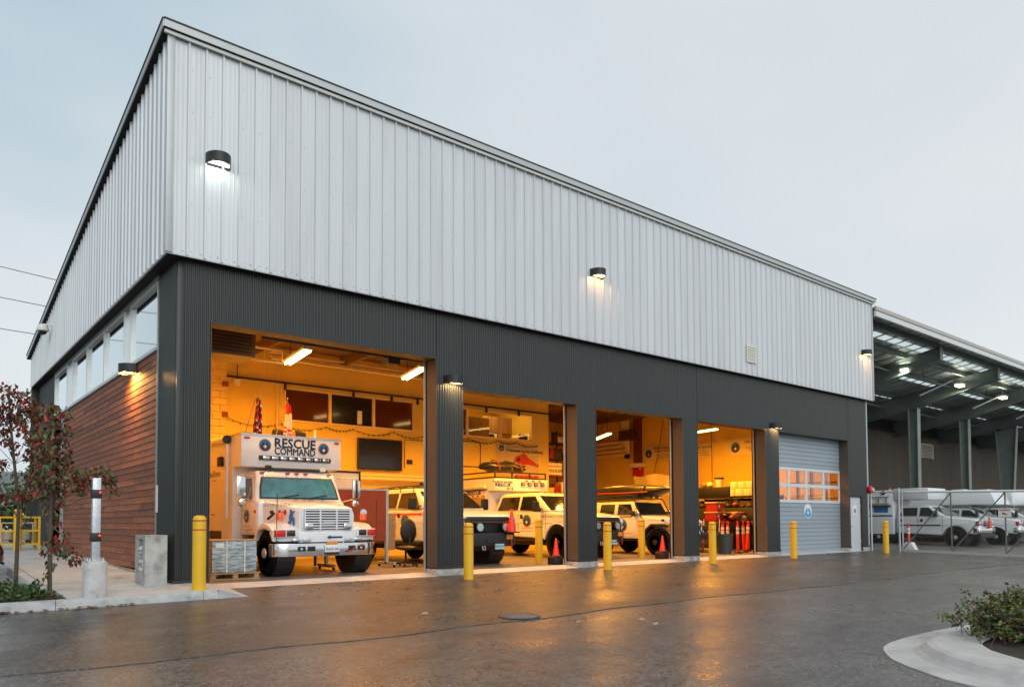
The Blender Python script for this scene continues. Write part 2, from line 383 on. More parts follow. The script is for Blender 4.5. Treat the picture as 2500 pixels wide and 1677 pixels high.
# sidewalk along the left wall
def sz(y): return .15 + S * y
SW = [(-1.86, -1.32), (.30, -1.32), (.50, -.12), (.55, .0), (0, .0), (0, 16.6), (-1.55, 16.6)]
g = G(); k = len(SW)
g.add([(x, y, sz(y)) for x, y in SW] + [(x, y, -.4) for x, y in SW], [tuple(range(k))] + [(i, (i + 1) % k, k + (i + 1) % k, k + i) for i in range(k)])
walk = g.build('sidewalk', M_CONC, kind='structure')
# joints cut in the slab as thin dark grooves
g = G()
for y in (-.1, 1.6, 3.3, 5.0, 6.7, 8.4, 10.1): g.add([(-1.8, y, sz(y) + .0015), (-.02, y, sz(y) + .0015), (-.02, y + .012, sz(y) + .0015), (-1.8, y + .012, sz(y) + .0015)], [(0, 1, 2, 3)])
g.build('slab_joint', mat('joint', (.14, .13, .12), .9), walk)
# kerb stones
kp = [(0, -.3), (0, .085), (.03, .135), (.07, .15), (.16, .152), (.16, -.3)]
def kerb_run(pts, name='kerb'):
    for (x0, y0), (x1, y1) in zip(pts[:-1], pts[1:]):
        d = Vector((x1 - x0, y1 - y0, 0)); Ln = d.length; d.normalize(); nrm = Vector((-d.y, d.x, 0))
        m = max(1, round(Ln / 1.8))
        for i in range(m):
            a = Vector((x0, y0, 0)) + d * (Ln * i / m + .004); b = Vector((x0, y0, 0)) + d * (Ln * (i + 1) / m - .004)
            g = G(); q = len(kp)
            g.add([a + nrm * t + Z * (h + S * a.y) for t, h in kp] + [b + nrm * t + Z * (h + S * b.y) for t, h in kp],
                  [tuple(range(q)), tuple(range(2 * q - 1, q - 1, -1))] + [(j, (j + 1) % q, q + (j + 1) % q, q + j) for j in range(q)])
            g.build('kerb_stone', M_KERB, walk, smooth=True)
kerb_run([(-6.5, -1.66), (-2.03, -1.54), (.05, -1.47), (.30, -1.46)])
kerb_run([(-1.70, 16.6), (-2.02, .3)])
# flared kerb end dropping to the apron
g = G()
g.add([(.29, -1.465, .116), (.29, -1.30, .121), (.50, -.12, .147), (.52, -.07, .06), (1.0, -.07, .006), (.82, -1.42, -.025), (.29, -1.47, -.05)],
      [(0, 5, 1), (0, 6, 5), (1, 5, 4, 3, 2)])
g.build('kerb_flare', M_KERB, walk)
# gutter strip at the kerb foot
g = G()
for (x0, y0), (x1, y1) in (((-6.5, -1.66), (-2.03, -1.54)), ((-2.03, -1.54), (.8, -1.44))):
    g.add([(x0, y0 - .13, S * y0 + .006), (x1, y1 - .13, S * y1 + .006), (x1, y1 + .02, S * y1 + .010), (x0, y0 + .02, S * y0 + .010)], [(0, 1, 2, 3)])
g.build('gutter', mat('gutter_concrete', (.40, .36, .32), .85, var=.2, vscale=5), kind='structure')
# planting bed left of the sidewalk
BED = [(-6.5, -1.5), (-2.0, -1.38), (-1.80, -1.34), (-2.0, .18), (-2.3, .5), (-6.5, .45)]
G().add([(x, y, S * y + .135) for x, y in BED], [tuple(range(6))]).build('bed_soil', M_SOIL, kind='structure')
# painted stall lines left
g = G()
for x in (-4.9, -2.55):
    g.add([(x, 1.2, S * 1.2 + .005), (x + .1, 1.2, S * 1.2 + .005), (x + .1, 6.2, S * 6.2 + .005), (x, 6.2, S * 6.2 + .005)], [(0, 1, 2, 3)])
g.build('stall_marking', mat('line_paint', (.7, .7, .68), .7, var=.2), kind='structure')

# traffic island on the right
OUT = [(14.0, -10.9), (9.05, -10.25), (7.28, -10.02), (6.41, -9.98), (5.74, -9.985), (5.22, -10.03), (4.90, -10.10), (4.66, -10.20), (4.41, -10.35), (4.19, -10.51), (3.97, -10.75), (3.78, -11.0), (3.63, -11.23), (3.55, -11.5), (3.45, -12.2), (3.6, -13.5)]
def inset(poly, d):
    o = []
    for i, p in enumerate(poly):
        a = Vector(poly[max(i - 1, 0)]); b = Vector(poly[min(i + 1, len(poly) - 1)]); t = (b - a).normalized()
        o.append((p[0] - t.y * d, p[1] + t.x * d))
    return o
g = G(); k = len(OUT); END = (14.0, -13.5)
rings = [(0, -.05), (.0, .014), (.30, .02), (.36, .05), (.43, .115), (.50, .135), (.95, .14)]
pts = []
for d, h in rings: pts.append([(x, y, S * y + h) for x, y in inset(OUT, d)])
for a, b in zip(pts[:-1], pts[1:]):
    base = len(g.v); g.v += a + b
    for i in range(k - 1): g.f.append((base + i, base + i + 1, base + k + i + 1, base + k + i)); g.m.append(0)
g.build('traffic_island', M_CONC, kind='structure', smooth=True)
BI = inset(OUT, .95)
G().add([(x, y, S * y + .125) for x, y in BI] + [(14, -13.5, -.19)], [tuple(range(k + 1))]).build('island_soil', M_SOIL, kind='structure')

# drain grate
dz = S * -5.9 + .013
t = thing('drain_grate', 'round cast iron drain grate with curved slots set in the asphalt', 'drain grate', (3.0, -5.9, dz))
G().lathe([(.0, -.03), (.25, -.03)], (3.0, -5.9, dz), n=28).build('pit', M_BLACK, t)
G().lathe([(.25, -.02), (.30, .003), (.295, .014), (.262, .016), (.25, .006)], (3.0, -5.9, dz), n=28).build('frame_ring', mat('cast_iron', (.10, .095, .09), .6, metal=.2, var=.2, vscale=30), t, smooth=True)
for i in range(9):
    xo = -.225 + .05 * i + .012; h = math.sqrt(max(.0, .25 ** 2 - xo ** 2)) - .005
    gg = G(); P = []
    for j in range(7):
        q = -1 + 2 * j / 6; P.append((3.0 + xo + .045 * (1 - q * q), -5.9 + q * h))
    for a, b in zip(P[:-1], P[1:]):
        gg.add([(a[0] - .013, a[1], dz + .009), (a[0] + .013, a[1], dz + .009), (b[0] + .013, b[1], dz + .009), (b[0] - .013, b[1], dz + .009)], [(0, 1, 2, 3)])
    gg.build('slat', mat('worn_iron', (.30, .28, .26), .6), t)

# ================================================================ main building
B1L, B1R, H1, H2 = .5714, 5.5268, 4.886, 4.27
BAYS = [(B1L, B1R, H1), (6.2444, 9.9206, H2), (10.6198, 14.3347, H2), (15.0417, 18.7565, H2), (19.5489, 24.4389, H2)]
LX, ZS, OX, OY, DY = 26.0, 5.974, .25, .20, 16.6
ZF = 9.86                      # top of front cladding
SL = (10.058 - 7.13) / (DY + .4)
bld = thing('rescue_station', 'large rescue station with pale metal upper cladding, charcoal walls and five garage bays', 'building', (13, 8, 0))

# corrugated dark sheets
PT, AMP = .0685, .024
PROF = [(0, 0), (.16, .12), (.3, .8), (.42, 1), (.58, 1), (.7, .8), (.84, .12)]
def corr(a, b, z0, z1, fn):
    g = G(); ps = []; k = 0
    while a + k * PT < b:
        for t, h in PROF:
            q = a + (k + t) * PT
            if q < b: ps.append((q, h * AMP))
        k += 1
    ps.append((b, 0))
    n = len(ps)
    g.add([fn(q, h, z0) for q, h in ps] + [fn(q, h, z1) for q, h in ps], [(i, i + 1, n + i + 1, n + i) for i in range(n - 1)])
    return g
front = lambda q, h, z: (q, -h, z)
left = lambda q, h, z: (-h, q, z)
def csheet(a, b, z0, z1, fn): return corr(a, b, z0, z1, fn).build('corrugated_sheet', M_DARK, bld, smooth=True)
csheet(.10, B1L, .20, ZS, front)
prev = B1R
csheet(B1L, B1R, H1 + .03, ZS, front)
for (xl, xr, hh), (xn, _, hn) in zip(BAYS[:-1], BAYS[1:]): csheet(xr, xn, .22, ZS, front)
for xl, xr, hh in BAYS[1:]: csheet(xl, xr, hh + .03, ZS, front)
csheet(24.4389, 24.53, .22, ZS, front); csheet(24.53, 25.50, 2.16, ZS, front); csheet(25.50, 25.93, .22, ZS, front)
csheet(.06, 1.15, .20, ZS, left)
csheet(13.3, 16.5, .35, ZS, left)
# corner flashings
G().box(-.012, .10, -.022, .02, .20, ZS).build('corner_flashing', M_FLASH if 0 else M_DARK, bld, bevel=.004)
G().box(25.93, 26.02, -.026, .1, .1, ZS - .03).build('corner_flashing', M_CLADT, bld)
G().box(-.05, .12, -.05, 1.15, .13, .20).build('base_flashing', M_FLASH, bld)
G().box(.12, B1L, -.05, .0, .13, .20).build('base_flashing', M_FLASH, bld)
# wall cores: piers and headers (real thickness .35)
core = G()
core.box(.01, B1L, .004, .36, 0, 6.3)
for (xl, xr, hh), (xn, _, hn) in zip(BAYS[:-1], BAYS[1:]): core.box(xr, xn, .004, .36, .17, 6.3)
core.box(24.44, 24.53, .004, .36, .17, 6.3); core.box(25.50, 25.99, .004, .36, .0, 6.3)
for xl, xr, hh in BAYS: core.box(xl, xr, .004, .36, hh, 6.3)
core.box(24.53, 25.50, .004, .36, 2.14, 6.3)
core.build('wall_core', M_FLASH, bld)
# head flashings with a drip lip, jamb trims
for xl, xr, hh in BAYS:
    G().box(xl - .02, xr + .02, -.03, .003, hh - .005, hh + .035).build('head_flashing', M_FLASH, bld)
    for x in (xl + .002, xr - .014):
        G().box(x, x + .012, -.022, .355, .2, hh - .006).build('jamb_trim', mat('jamb_brown', (.115, .088, .068), .5, metal=.2, var=.1), bld)
# concrete plinths under the piers
for a, b in ((B1R - .02, 6.26), (9.90, 10.64), (14.32, 15.06), (18.74, 19.57), (24.40, 24.53), (25.50, 26.03)):
    G().box(a, b, -.035, .40, -.2, .165).build('plinth', M_CONCD, bld, bevel=.01)
    G().box(a + .01, b - .01, -.045, .05, .168, .222).build('base_flashing', M_FLASH, bld)

# pale upper cladding, front: one panel per rib
def panel_profile(w):
    return [(0, 0), (.016, .034), (.046, .034), (.060, 0), (.145, 0), (.152, .006), (.166, .006), (.173, 0), (.225, 0), (.232, .006), (.246, .006), (.253, 0), (w, 0)]
PW = (LX + OX * 2) / 87.0
pp = panel_profile(PW); n = len(pp)
me0 = G().add([(q, -h, ZS) for q, h in pp] + [(q, -h, ZF) for q, h in pp], [(i, i + 1, n + i + 1, n + i) for i in range(n - 1)]).build('cladding_panel', M_CLAD, bld)
m0 = me0.data; me0.location = Vector((-OX, -OY, 0)) - wl(bld)
for i in range(1, 87): inst('cladding_panel', m0, bld, (-OX + PW * i, -OY, 0))
# gable side: panels cut to the roof slope
ns = 55; PL = (DY + OY) / ns
pl_ = panel_profile(PL)
def ztop(y): return ZF + .10 - SL * (y + OY)
for i in range(ns):
    y0 = -OY + PL * i; g = G()
    g.add([(-OX - h, y0 + PL - q, ZS) for q, h in pl_] + [(-OX - h, y0 + PL - q, ztop(y0 + PL - q)) for q, h in pl_], [(j, j + 1, n + j + 1, n + j) for j in range(n - 1)])
    g.build('cladding_panel', M_CLAD, bld)
G().box(-OX - .036, -OX + .09, -OY - .036, -OY + .02, ZS - .005, ZF).build('corner_trim', M_CLADT, bld, bevel=.006)
G().box(LX + OX - .08, LX + OX + .01, -OY - .036, -OY + .3, ZS - .005, ZF).build('corner_trim', M_CLADT, bld, bevel=.006)
# bottom trims and black soffit
G().box(-OX - .01, LX + OX, -OY - .012, -OY + .02, ZS - .025, ZS + .006).build('drip_trim', M_CLADT, bld)
G().box(-OX - .012, -OX + .02, -OY, DY, ZS - .025, ZS + .006).build('drip_trim', M_CLADT, bld)
sof = G().box(-OX + .02, LX + OX - .02, -OY + .02, .004, ZS - .02, ZS + .02).box(-OX + .02, .004, .004, DY, ZS - .02, ZS + .02)
sof.build('soffit', M_BLACK, bld)
# screws
g = G()
for i in range(87):
    x = -OX + PW * i
    for zz, k in ((ZS + .07, 3), (6.9, 1), (7.75, 1), (8.6, 1), (9.35, 1)):
        offs = (-.05, .115, .27) if k == 3 else (.10 if i % 3 else .03,)
        for o in offs:
            q = x + o + random.uniform(-.006, .006); zz2 = zz + random.uniform(-.01, .01)
            g.add([(q - .006, -OY - .008, zz2 - .006), (q + .006, -OY - .008, zz2 - .006), (q + .006, -OY - .008, zz2 + .006), (q - .006, -OY - .008, zz2 + .006)], [(0, 1, 2, 3)])
for i in range(ns):
    y = -OY + PL * i + .1
    for zz in (ZS + .07, 6.7, 7.45, 8.2, 8.9, 9.5):
        if zz < ztop(y) - .1: g.add([(-OX - .008, y - .006, zz - .006), (-OX - .008, y + .006, zz - .006), (-OX - .008, y + .006, zz + .006), (-OX - .008, y - .006, zz + .006)], [(0, 1, 2, 3)])
for i in range(0, 380):
    x = .12 + PT * i
    for zz in (5.85, 5.15):
        if i % 4 == 0: g.add([(x - .005, -.018, zz - .005), (x + .005, -.018, zz - .005), (x + .005, -.018, zz + .005), (x - .005, -.018, zz + .005)], [(0, 1, 2, 3)])
g.build('screws', M_SCREW, bld, kind='stuff')
# fascia, gutter line and roof
ZT = 10.058; e = .12
G().box(-OX - e, LX + OX + e, -OY - e - .02, -OY - e, ZT - .15, ZT - .02).build('fascia', M_CLADT, bld)
G().box(-OX - e - .01, LX + OX + e + .01, -OY - e - .035, -OY + .3, ZT - .02, ZT + .005).build('fascia_cap', M_FLASH, bld)
G().box(-OX - e + .02, LX + OX + e - .02, -OY - .085, -OY - .04, ZF - .02, ZF + .035).build('eave_trim', M_OFFW if 0 else mat('eave_white', (.80, .82, .80), .5), bld)
G().box(-OX - .05, LX + OX + .05, -OY - e, -OY + .02, ZT - .15, ZT - .12).build('eave_soffit', M_BLACK, bld)
def slope_bar(x0, x1, za, zb, m, nm):
    y0, y1 = -OY - e, DY + .2
    zz = lambda y: ZT - SL * (y + OY + e)
    g = G().prism([(y0, zz(y0) + za), (y1, zz(y1) + za), (y1, zz(y1) + zb), (y0, zz(y0) + zb)], 'x', x0, x1)
    return g.build(nm, m, bld)
slope_bar(-OX - e - .02, -OX - e, -.15, -.02, M_CLADT, 'gable_fascia')
slope_bar(-OX - e - .035, -OX + .2, -.02, .005, M_FLASH, 'gable_fascia_cap')
slope_bar(-OX - e, -OX + .02, -.15, -.12, M_BLACK, 'gable_soffit')
slope_bar(-OX - e, LX + OX + e, -.115, -.03, mat('roof_metal', (.35, .36, .37), .5, metal=.5), 'roof')
# closing walls behind the cladding
G().box(-OX + .01, LX + OX - .01, -OY + .012, -OY + .05, ZS, ZF).build('wall_backing', M_BLACK, bld)
g = G(); g.prism([(-OY + .06, ZS), (DY, ZS), (DY, ztop(DY) - .03), (-OY + .06, ztop(-OY) - .16)], 'x', -OX + .012, -OX + .05); g.build('wall_backing', M_BLACK, bld)
g = G(); g.prism([(-OY, ZS), (DY, ZS), (DY, ztop(DY)), (-OY, ZF)], 'x', LX + OX - .01, LX + OX); g.build('end_wall', M_CLAD, bld)
G().box(-OX, LX, DY, DY + .1, 0, 7.15).build('rear_wall', M_DARK, bld)
G().box(25.75, 26.0, .36, DY, 0, 6.3).build('end_wall', M_FLASH, bld)

# cedar boards on the left wall
WZ0, WZ1, EX = .30, 4.50, .1325
nb = int(round((WZ1 - WZ0) / EX))
EX = (WZ1 - WZ0) / nb
for i in range(nb):
    z0 = WZ0 + EX * i; y = 1.17 - random.uniform(0, 2.2)
    while y < 11.25:
        ln = random.uniform(1.6, 3.6); a, b = max(1.17, y), min(11.25, y + ln); y += ln
        if b - a < .12: continue
        G().prism([(-.006, z0 + .006), (-.033, z0 + .008), (-.024, z0 + EX + .002), (-.006, z0 + EX + .002)], 'y', a + .002, b - .002).build('cedar_board', M_WOOD, bld)
G().box(.0, .02, 1.15, 13.3, .1, 4.55).build('wall_membrane', M_BLACK, bld)
G().box(-.05, .0, 1.13, 1.165, .2, 4.52).build('edge_trim', mat('dull_trim', (.3, .32, .3), .5, metal=.4), bld)
g = G(); g.prism([(1.17, .10), (11.3, .32), (11.3, .42), (1.17, .24)], 'x', -.05, .0); g.build('base_board', mat('base_concrete', (.33, .27, .2), .85, var=.25, vscale=4), bld)
G().box(.0, .3, 1.15, 13.3, .1, 4.55).box(.0, .3, 0.36, 1.15, .1, 6.3).box(.0, .3, 13.3, DY, .1, 6.3).build('side_wall_core', M_FLASH, bld)
# strip windows
ZB, ZW = 4.56, 5.87
wins = [(1.25, 3.40, 'g'), (3.45, 3.94, 'p'), (3.99, 6.00, 'g'), (6.05, 8.09, 'g'), (8.14, 10.14, 'g'), (10.19, 11.02, 'p'), (11.07, 13.2, 'g')]
for a, b, kd in wins:
    if kd == 'g':
        wn = G().box(.03, .04, a, b, ZB + .06, ZW - .06).build('window', M_GLASS, bld)
        fr = G()
        for q in ((a - .025, a + .02), (b - .02, b + .025)): fr.box(-.03, .09, q[0], q[1], ZB, ZW)
        fr.box(-.03, .09, a + .02, b - .02, ZB, ZB + .06).box(-.03, .09, a + .02, b - .02, ZW - .06, ZW)
        fr.build('frame', M_ALU, wn)
    else:
        G().box(-.012, .02, a - .02, b + .02, ZB, ZW).build('infill_panel', mat('infill_alu', (.72, .74, .76), .22, metal=.8), bld)
G().box(-.07, .05, 1.17, 13.25, ZB - .05, ZB - .002).build('sill', M_CLADT, bld)
G().box(-.04, .06, 1.17, 13.25, ZW + .002, ZS - .02).build('head_trim', mat('head_alu', (.34, .33, .3), .5, metal=.4), bld)
G().box(.10, .3, 1.15, 13.3, ZW, 6.3).build('lintel', M_FLASH, bld)
# rainwater pipe and hopper at the far end of the boards
t2 = G().box(-.10, -.02, 11.3, 11.42, .3, 4.36).build('downpipe', mat('downpipe_grey', (.36, .38, .39), .45, metal=.4), bld)
G().box(-.14, .0, 11.25, 11.47, 4.36, 4.5).build('hopper', M_DKSTEEL, t2)

# closed sectional door in the fifth bay
xl, xr, hh = BAYS[4]
M_DOOR = mat('door_grey', (.33, .39, .44), .45, metal=.2, var=.05, vscale=1, stretch=(.2, 1, 4))
dy = .34
zc = .03; edges = [.03, .63, 1.23, 1.86, 3.12, 3.72, H2 + .05]
door = G().box(xl, xr, dy + .02, dy + .06, .03, 1.86).box(xl, xr, dy + .02, dy + .06, 3.12, H2 + .05).build('sectional_door', M_DOOR, bld)
z = .03
while z < H2:
    z1 = z + .15
    if z1 <= 1.87 or z >= 3.11:
        G().prism([(dy + .022, z + .008), (dy + .002, z + .016), (dy, z + .03), (dy, z1 - .02), (dy + .022, z1 - .004)], 'x', xl, xr).build('door_slat', M_DOOR, door)
    z = z1 if abs(z1 - 1.83) > .01 else 3.12
M_DFR = mat('door_window_frame', (.66, .70, .73), .4, metal=.2)
cols = [xl, 20.76, 21.96, 23.20, xr]
fr = G()
for i, x in enumerate(cols): fr.box(max(xl, x - .06), min(xr, x + .06), dy - .01, dy + .05, 1.86, 3.12)
for z0, z1 in ((1.86, 1.96), (2.42, 2.54), (3.02, 3.12)):
    for a, b in zip(cols[:-1], cols[1:]): fr.box(a + .06 if a > xl else a + .06, b - .06, dy - .01, dy + .05, z0, z1)
fr.build('window_frame', M_DFR, door)
M_DGL = glassmat('door_glass', (.95, .93, .9), .10)
for a, b in zip(cols[:-1], cols[1:]):
    for z0, z1 in ((1.96, 2.42), (2.54, 3.02)): G().box(a + .06, b - .06, dy + .015, dy + .022, z0, z1).build('pane', M_DGL, door)
E_ = emblem(door, (22.02, dy - .004, 1.56), X, Z, .27)
E_.data.materials[0] = mat('pale_ring', (.6, .68, .72), .5); E_.data.materials[1] = M_OFFW; E_.data.materials[2] = M_LBLUE
# personnel door
pd = G().box(24.55, 25.48, .06, .11, .03, 2.12).build('personnel_door', mat('door_white_grey', (.55, .58, .62), .45, var=.03), bld)
G().box(24.53, 24.56, .0, .2, .03, 2.15).box(25.47, 25.50, .0, .2, .03, 2.15).box(24.56, 25.47, .0, .2, 2.12, 2.15).build('door_frame', M_FLASH, pd)
G().cyl((24.66, .06, 1.0), (24.66, -.02, 1.0), .014, n=8).cyl((24.66, -.02, 1.0), (24.78, -.02, 1.0), .012, n=8).build('handle', M_STEEL, pd)
G().box(25.44, 25.47, .04, .06, .35, .47).box(25.44, 25.47, .04, .06, 1.72, 1.84).build('hinges', M_STEEL, pd)
sg = G().box(24.86, 25.16, .052, .059, 1.42, 1.80).build('notice', M_OFFW, pd)
q = emblem(pd, (25.01, .049, 1.58), X, Z, .10); q.data.materials[0] = M_OFFW; q.data.materials[1] = M_LBLUE; q.data.materials[2] = M_BLUE
# small notice on the corner wall
tag(G().box(-.045, -.030, 1.03, 1.19, 1.42, 1.93).build('wall_notice', M_OFFW), 'blank white notice plate fixed between the cedar boards and the charcoal corner', 'notice')

# ---------------------------------------------------------------- wall lamps
M_LAMPH = mat('lamp_housing', (.035, .037, .035), .45, metal=.4)
def wall_lamp(loc, nrm, label, lens, col, power, w=.225):
    """half-round shielded wall lamp; nrm is the wall's outward direction"""
    rz = math.atan2(nrm[0], -nrm[1])
    t = thing('wall_lamp', label, 'wall lamp', loc, rz, 'half-round wall lamps')
    arc = [(w * math.cos(math.pi + math.pi * i / 12), .0 + .30 * math.sin(math.pi + math.pi * i / 12)) for i in range(13)]
    g = G(); zt, zb = .09, -.10; k = 13
    g.add([(x, y, zt) for x, y in arc] + [(x, y, zb) for x, y in arc], [tuple(range(k))] + [(i, i + 1, k + i + 1, k + i) for i in range(k - 1)])
    ia = [(x * .95, y * .95) for x, y in arc]
    g.add([(x, y, zb) for x, y in arc] + [(x, y, zb) for x, y in ia] + [(x, y, zb + .05) for x, y in ia], [(i, i + 1, k + i + 1, k + i) for i in range(k - 1)] + [(k + i, k + i + 1, 2 * k + i + 1, 2 * k + i) for i in range(k - 1)])
    g.build('housing', M_LAMPH, t, local=True, smooth=True)
    G().box(-w, w, -.012, .02, zb, zt).build('back_plate', M_LAMPH, t, local=True)
    l = G(); l.add([(x * .93, y * .93, zb + .035) for x, y in arc], [tuple(range(k))]); l.build('lens', lens, t, local=True)
    area(t, 'lamp_light', (0, -.15, zb + .02), w * 1.5, .18, power, col, local=True)
    return t
E_WHITE = emat('lamp_white', (.95, 1, .92), 1.6); E_WARM = emat('lamp_warm', (1, .68, .32), 4.5)
wall_lamp((.60, -.21, 7.82), (0, -1), 'half-round wall lamp with white light on the pale cladding near the corner', E_WHITE, (.93, 1, .92), 2.2)
wall_lamp((10.48, -.21, 7.80), (0, -1), 'half-round warm wall lamp midway along the pale cladding', E_WARM, (1, .44, .13), 5)
wall_lamp((25.50, -.21, 7.78), (0, -1), 'half-round warm wall lamp at the far right end of the pale cladding', E_WARM, (1, .42, .12), 8)
wall_lamp((5.93, -.02, 4.44), (0, -1), 'half-round warm wall lamp on the pier between the first and second bay', E_WARM, (1, .60, .27), 17)
wall_lamp((19.24, -.02, 4.43), (0, -1), 'half-round warm wall lamp on the pier beside the closed grey door', E_WARM, (1, .56, .23), 17)
wall_lamp((-.045, 2.95, 4.42), (-1, 0), 'half-round warm wall lamp above the cedar boards on the left wall', E_WARM, (1, .50, .12), 75)

# louvre vent on the front cladding
t = thing('wall_vent', 'small pale louvre vent on the pale front cladding above the bays', 'wall vent', (17.67, -.24, 6.36))
fr = G()
fr.box(17.40, 17.43, -.26, -.23, 6.36, 6.94).box(17.91, 17.94, -.26, -.23, 6.36, 6.94).box(17.43, 17.91, -.26, -.23, 6.36, 6.39).box(17.43, 17.91, -.26, -.23, 6.91, 6.94)
fr.build('frame', M_OFFW, t)
G().box(17.43, 17.91, -.238, -.232, 6.39, 6.91).build('backing', M_BLACK, t)
for i in range(8):
    z = 6.40 + i * .065; G().prism([(-.27, z), (-.265, z - .004), (-.24, z + .05), (-.245, z + .054)], 'x', 17.43, 17.91).build('slat', M_OFFW, t)
# dome camera on the gable
t = thing('security_camera', 'white dome security camera on a bracket high on the gable', 'security camera', (-.3, 12.3, 7.1))
G().cyl((-.26, 12.0, 6.95), (-.26, 12.0, 7.18), .02, n=8).cyl((-.26, 12.0, 7.18), (-.50, 12.2, 7.22), .025, n=8).build('bracket', M_OFFW, t)
G().lathe([(.02, .22), (.12, .2), (.16, .1), (.16, .02), (.14, 0)], (-.50, 12.25, 7.02), n=16).build('housing', M_OFFW, t, smooth=True)
G().ball((-.50, 12.25, 7.03), .12, 12).build('dome', M_BLKG, t, smooth=True)
# red alarm bell by the fence
t = thing('alarm_bell', 'round red alarm beacon on the wall corner above the fence post', 'alarm', (26.04, -.06, 2.38))
G().cyl((25.99, -.03, 2.42), (25.99, -.17, 2.42), .15, n=18).build('bell', mat('alarm_red', (.55, .01, .01), .35, coat=.3), t, bevel=.02)
G().cyl((26.05, -.17, 2.42), (26.05, -.22, 2.42), .06, n=12).build('strobe', M_OFFW, t)
# ================================================================ garage interior
ZC, FZ, YB, XE = 6.65, .08, 8.5, 25.5
hall = thing('garage_interior', 'cream painted garage hall walls and ceiling lit by orange tubes', 'interior', (13, 8.5, FZ))
# back wall with two strips of internal windows
g = G(); XR = 16.64
g.box(.3, XR, YB, YB + .2, FZ, 4.40).box(.3, XR, YB, YB + .2, 5.46, ZC)
for a, b in ((.3, 5.5), (10.24, 10.95), (15.76, XR)): g.box(a, b, YB, YB + .2, 4.40, 5.46)
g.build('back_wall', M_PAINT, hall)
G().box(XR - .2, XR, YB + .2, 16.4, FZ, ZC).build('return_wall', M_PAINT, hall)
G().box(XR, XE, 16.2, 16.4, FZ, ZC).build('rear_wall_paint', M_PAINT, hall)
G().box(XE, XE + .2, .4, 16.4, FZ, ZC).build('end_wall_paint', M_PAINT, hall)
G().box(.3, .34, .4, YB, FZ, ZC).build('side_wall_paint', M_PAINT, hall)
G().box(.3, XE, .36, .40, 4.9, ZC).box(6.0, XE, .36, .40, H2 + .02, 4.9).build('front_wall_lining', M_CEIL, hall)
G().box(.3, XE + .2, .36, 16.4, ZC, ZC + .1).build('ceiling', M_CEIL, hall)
for i in range(9):
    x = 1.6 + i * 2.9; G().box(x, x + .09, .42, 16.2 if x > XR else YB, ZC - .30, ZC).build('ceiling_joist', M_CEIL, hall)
# panel seams on the painted walls
for x in (4.85, 12.2, 16.10): G().box(x, x + .02, YB - .012, YB, FZ, ZC).build('wall_rod', M_PIPE, hall)
# block pilaster at the left end of the back wall
M_BLOCK = mat('painted_block', (.82, .60, .18), .75, var=.08, vscale=4, bump=.2, bscale=40)
bmsh = None
for r_ in range(31):
    for c_ in range(5):
        x = 2.05 + c_ * .41 - (.2 if r_ % 2 else 0); x1 = min(3.69, x + .4)
        if x1 - x < .06: continue
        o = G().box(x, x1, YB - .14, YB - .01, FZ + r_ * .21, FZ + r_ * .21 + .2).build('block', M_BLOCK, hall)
for z in (4.35, 5.25):
    for x in (2.85, 3.55): G().box(x, x + .16, YB - .2, YB - .14, z, z + .14).build('bracket', mat('rust_bracket', (.22, .05, .02), .7), hall)
# internal windows
M_IG_D = mat('dark_room_glass', (.09, .025, .008), .08, spec=.6, coat=.4)
M_IG = glassmat('room_glass', (.95, .95, .9), .02)
def iwin(a, b, dark):
    w_ = G().box(a + .04, b - .04, YB + .06, YB + .07, 4.45, 5.41).build('inner_window', M_IG_D if dark == 1 else M_BLKG if dark == 2 else M_IG, hall)
    f_ = G()
    for q in ((a, a + .04), (b - .04, b)): f_.box(q[0], q[1], YB - .03, YB + .12, 4.40, 5.46)
    f_.box(a + .04, b - .04, YB - .03, YB + .12, 4.40, 4.45).box(a + .04, b - .04, YB - .03, YB + .12, 5.41, 5.46)
    f_.build('frame', M_PIPE, w_)
for a, b, d in ((5.5, 7.05, 1), (7.05, 8.65, 2), (8.65, 10.24, 1), (10.95, 12.57, 1), (12.57, 14.16, 0), (14.16, 15.76, 0)): iwin(a, b, d)
G().box(8.05, 8.22, YB + .02, YB + .03, 4.5, 4.95).build('paper_note', M_OFFW, hall)
# kitchen behind the lit panes
kt = thing('kitchen', 'small lit kitchen with wooden cupboards behind the upper inner windows', 'kitchen', (14, 10.4, 4.2))
M_CUP = mat('cupboard_wood', (.36, .21, .09), .55, var=.2, vscale=3, stretch=(6, 1, .5))
G().box(12.3, 16.3, YB + .21, 12.2, 4.15, 4.2).build('floor', M_PAINT, kt)
G().box(12.3, 16.4, 12.0, 12.1, 4.2, 6.4).box(12.2, 12.3, YB + .21, 12.0, 4.2, 6.4).build('wall', M_PAINT, kt)
G().box(12.3, 16.4, YB + .21, 12.1, 6.4, 6.45).build('ceiling', M_PAINT, kt)
for x in (14.9, 15.35, 15.8, 16.25, 16.7): G().box(x, x + .43, 10.6, 10.95, 4.95, 5.62).build('cupboard', M_CUP, kt, bevel=.006)
G().box(12.35, 14.25, 9.35, 9.42, 4.2, 5.30).build('partition', M_CUP, kt)
G().box(14.6, 17.1, 10.45, 11.0, 4.2, 4.62).build('counter', M_CUP, kt)
G().box(15.0, 15.55, 10.5, 10.9, 4.62, 4.9).build('microwave', M_OFFW, kt); G().box(15.04, 15.38, 10.48, 10.5, 4.66, 4.86).build('microwave_door', M_BLK, kt)
G().box(15.62, 15.8, 10.55, 10.75, 4.62, 4.84).build('kettle', M_BLKG, kt, bevel=.03)
G().box(15.25, 15.62, YB + .12, YB + .25, 4.46, 4.68).build('red_box', mat('dull_red', (.2, .02, .015), .6), kt)
area(kt, 'kitchen_light', (14.6, 9.9, 6.3), 1.6, .5, 46, (1, .68, .25))

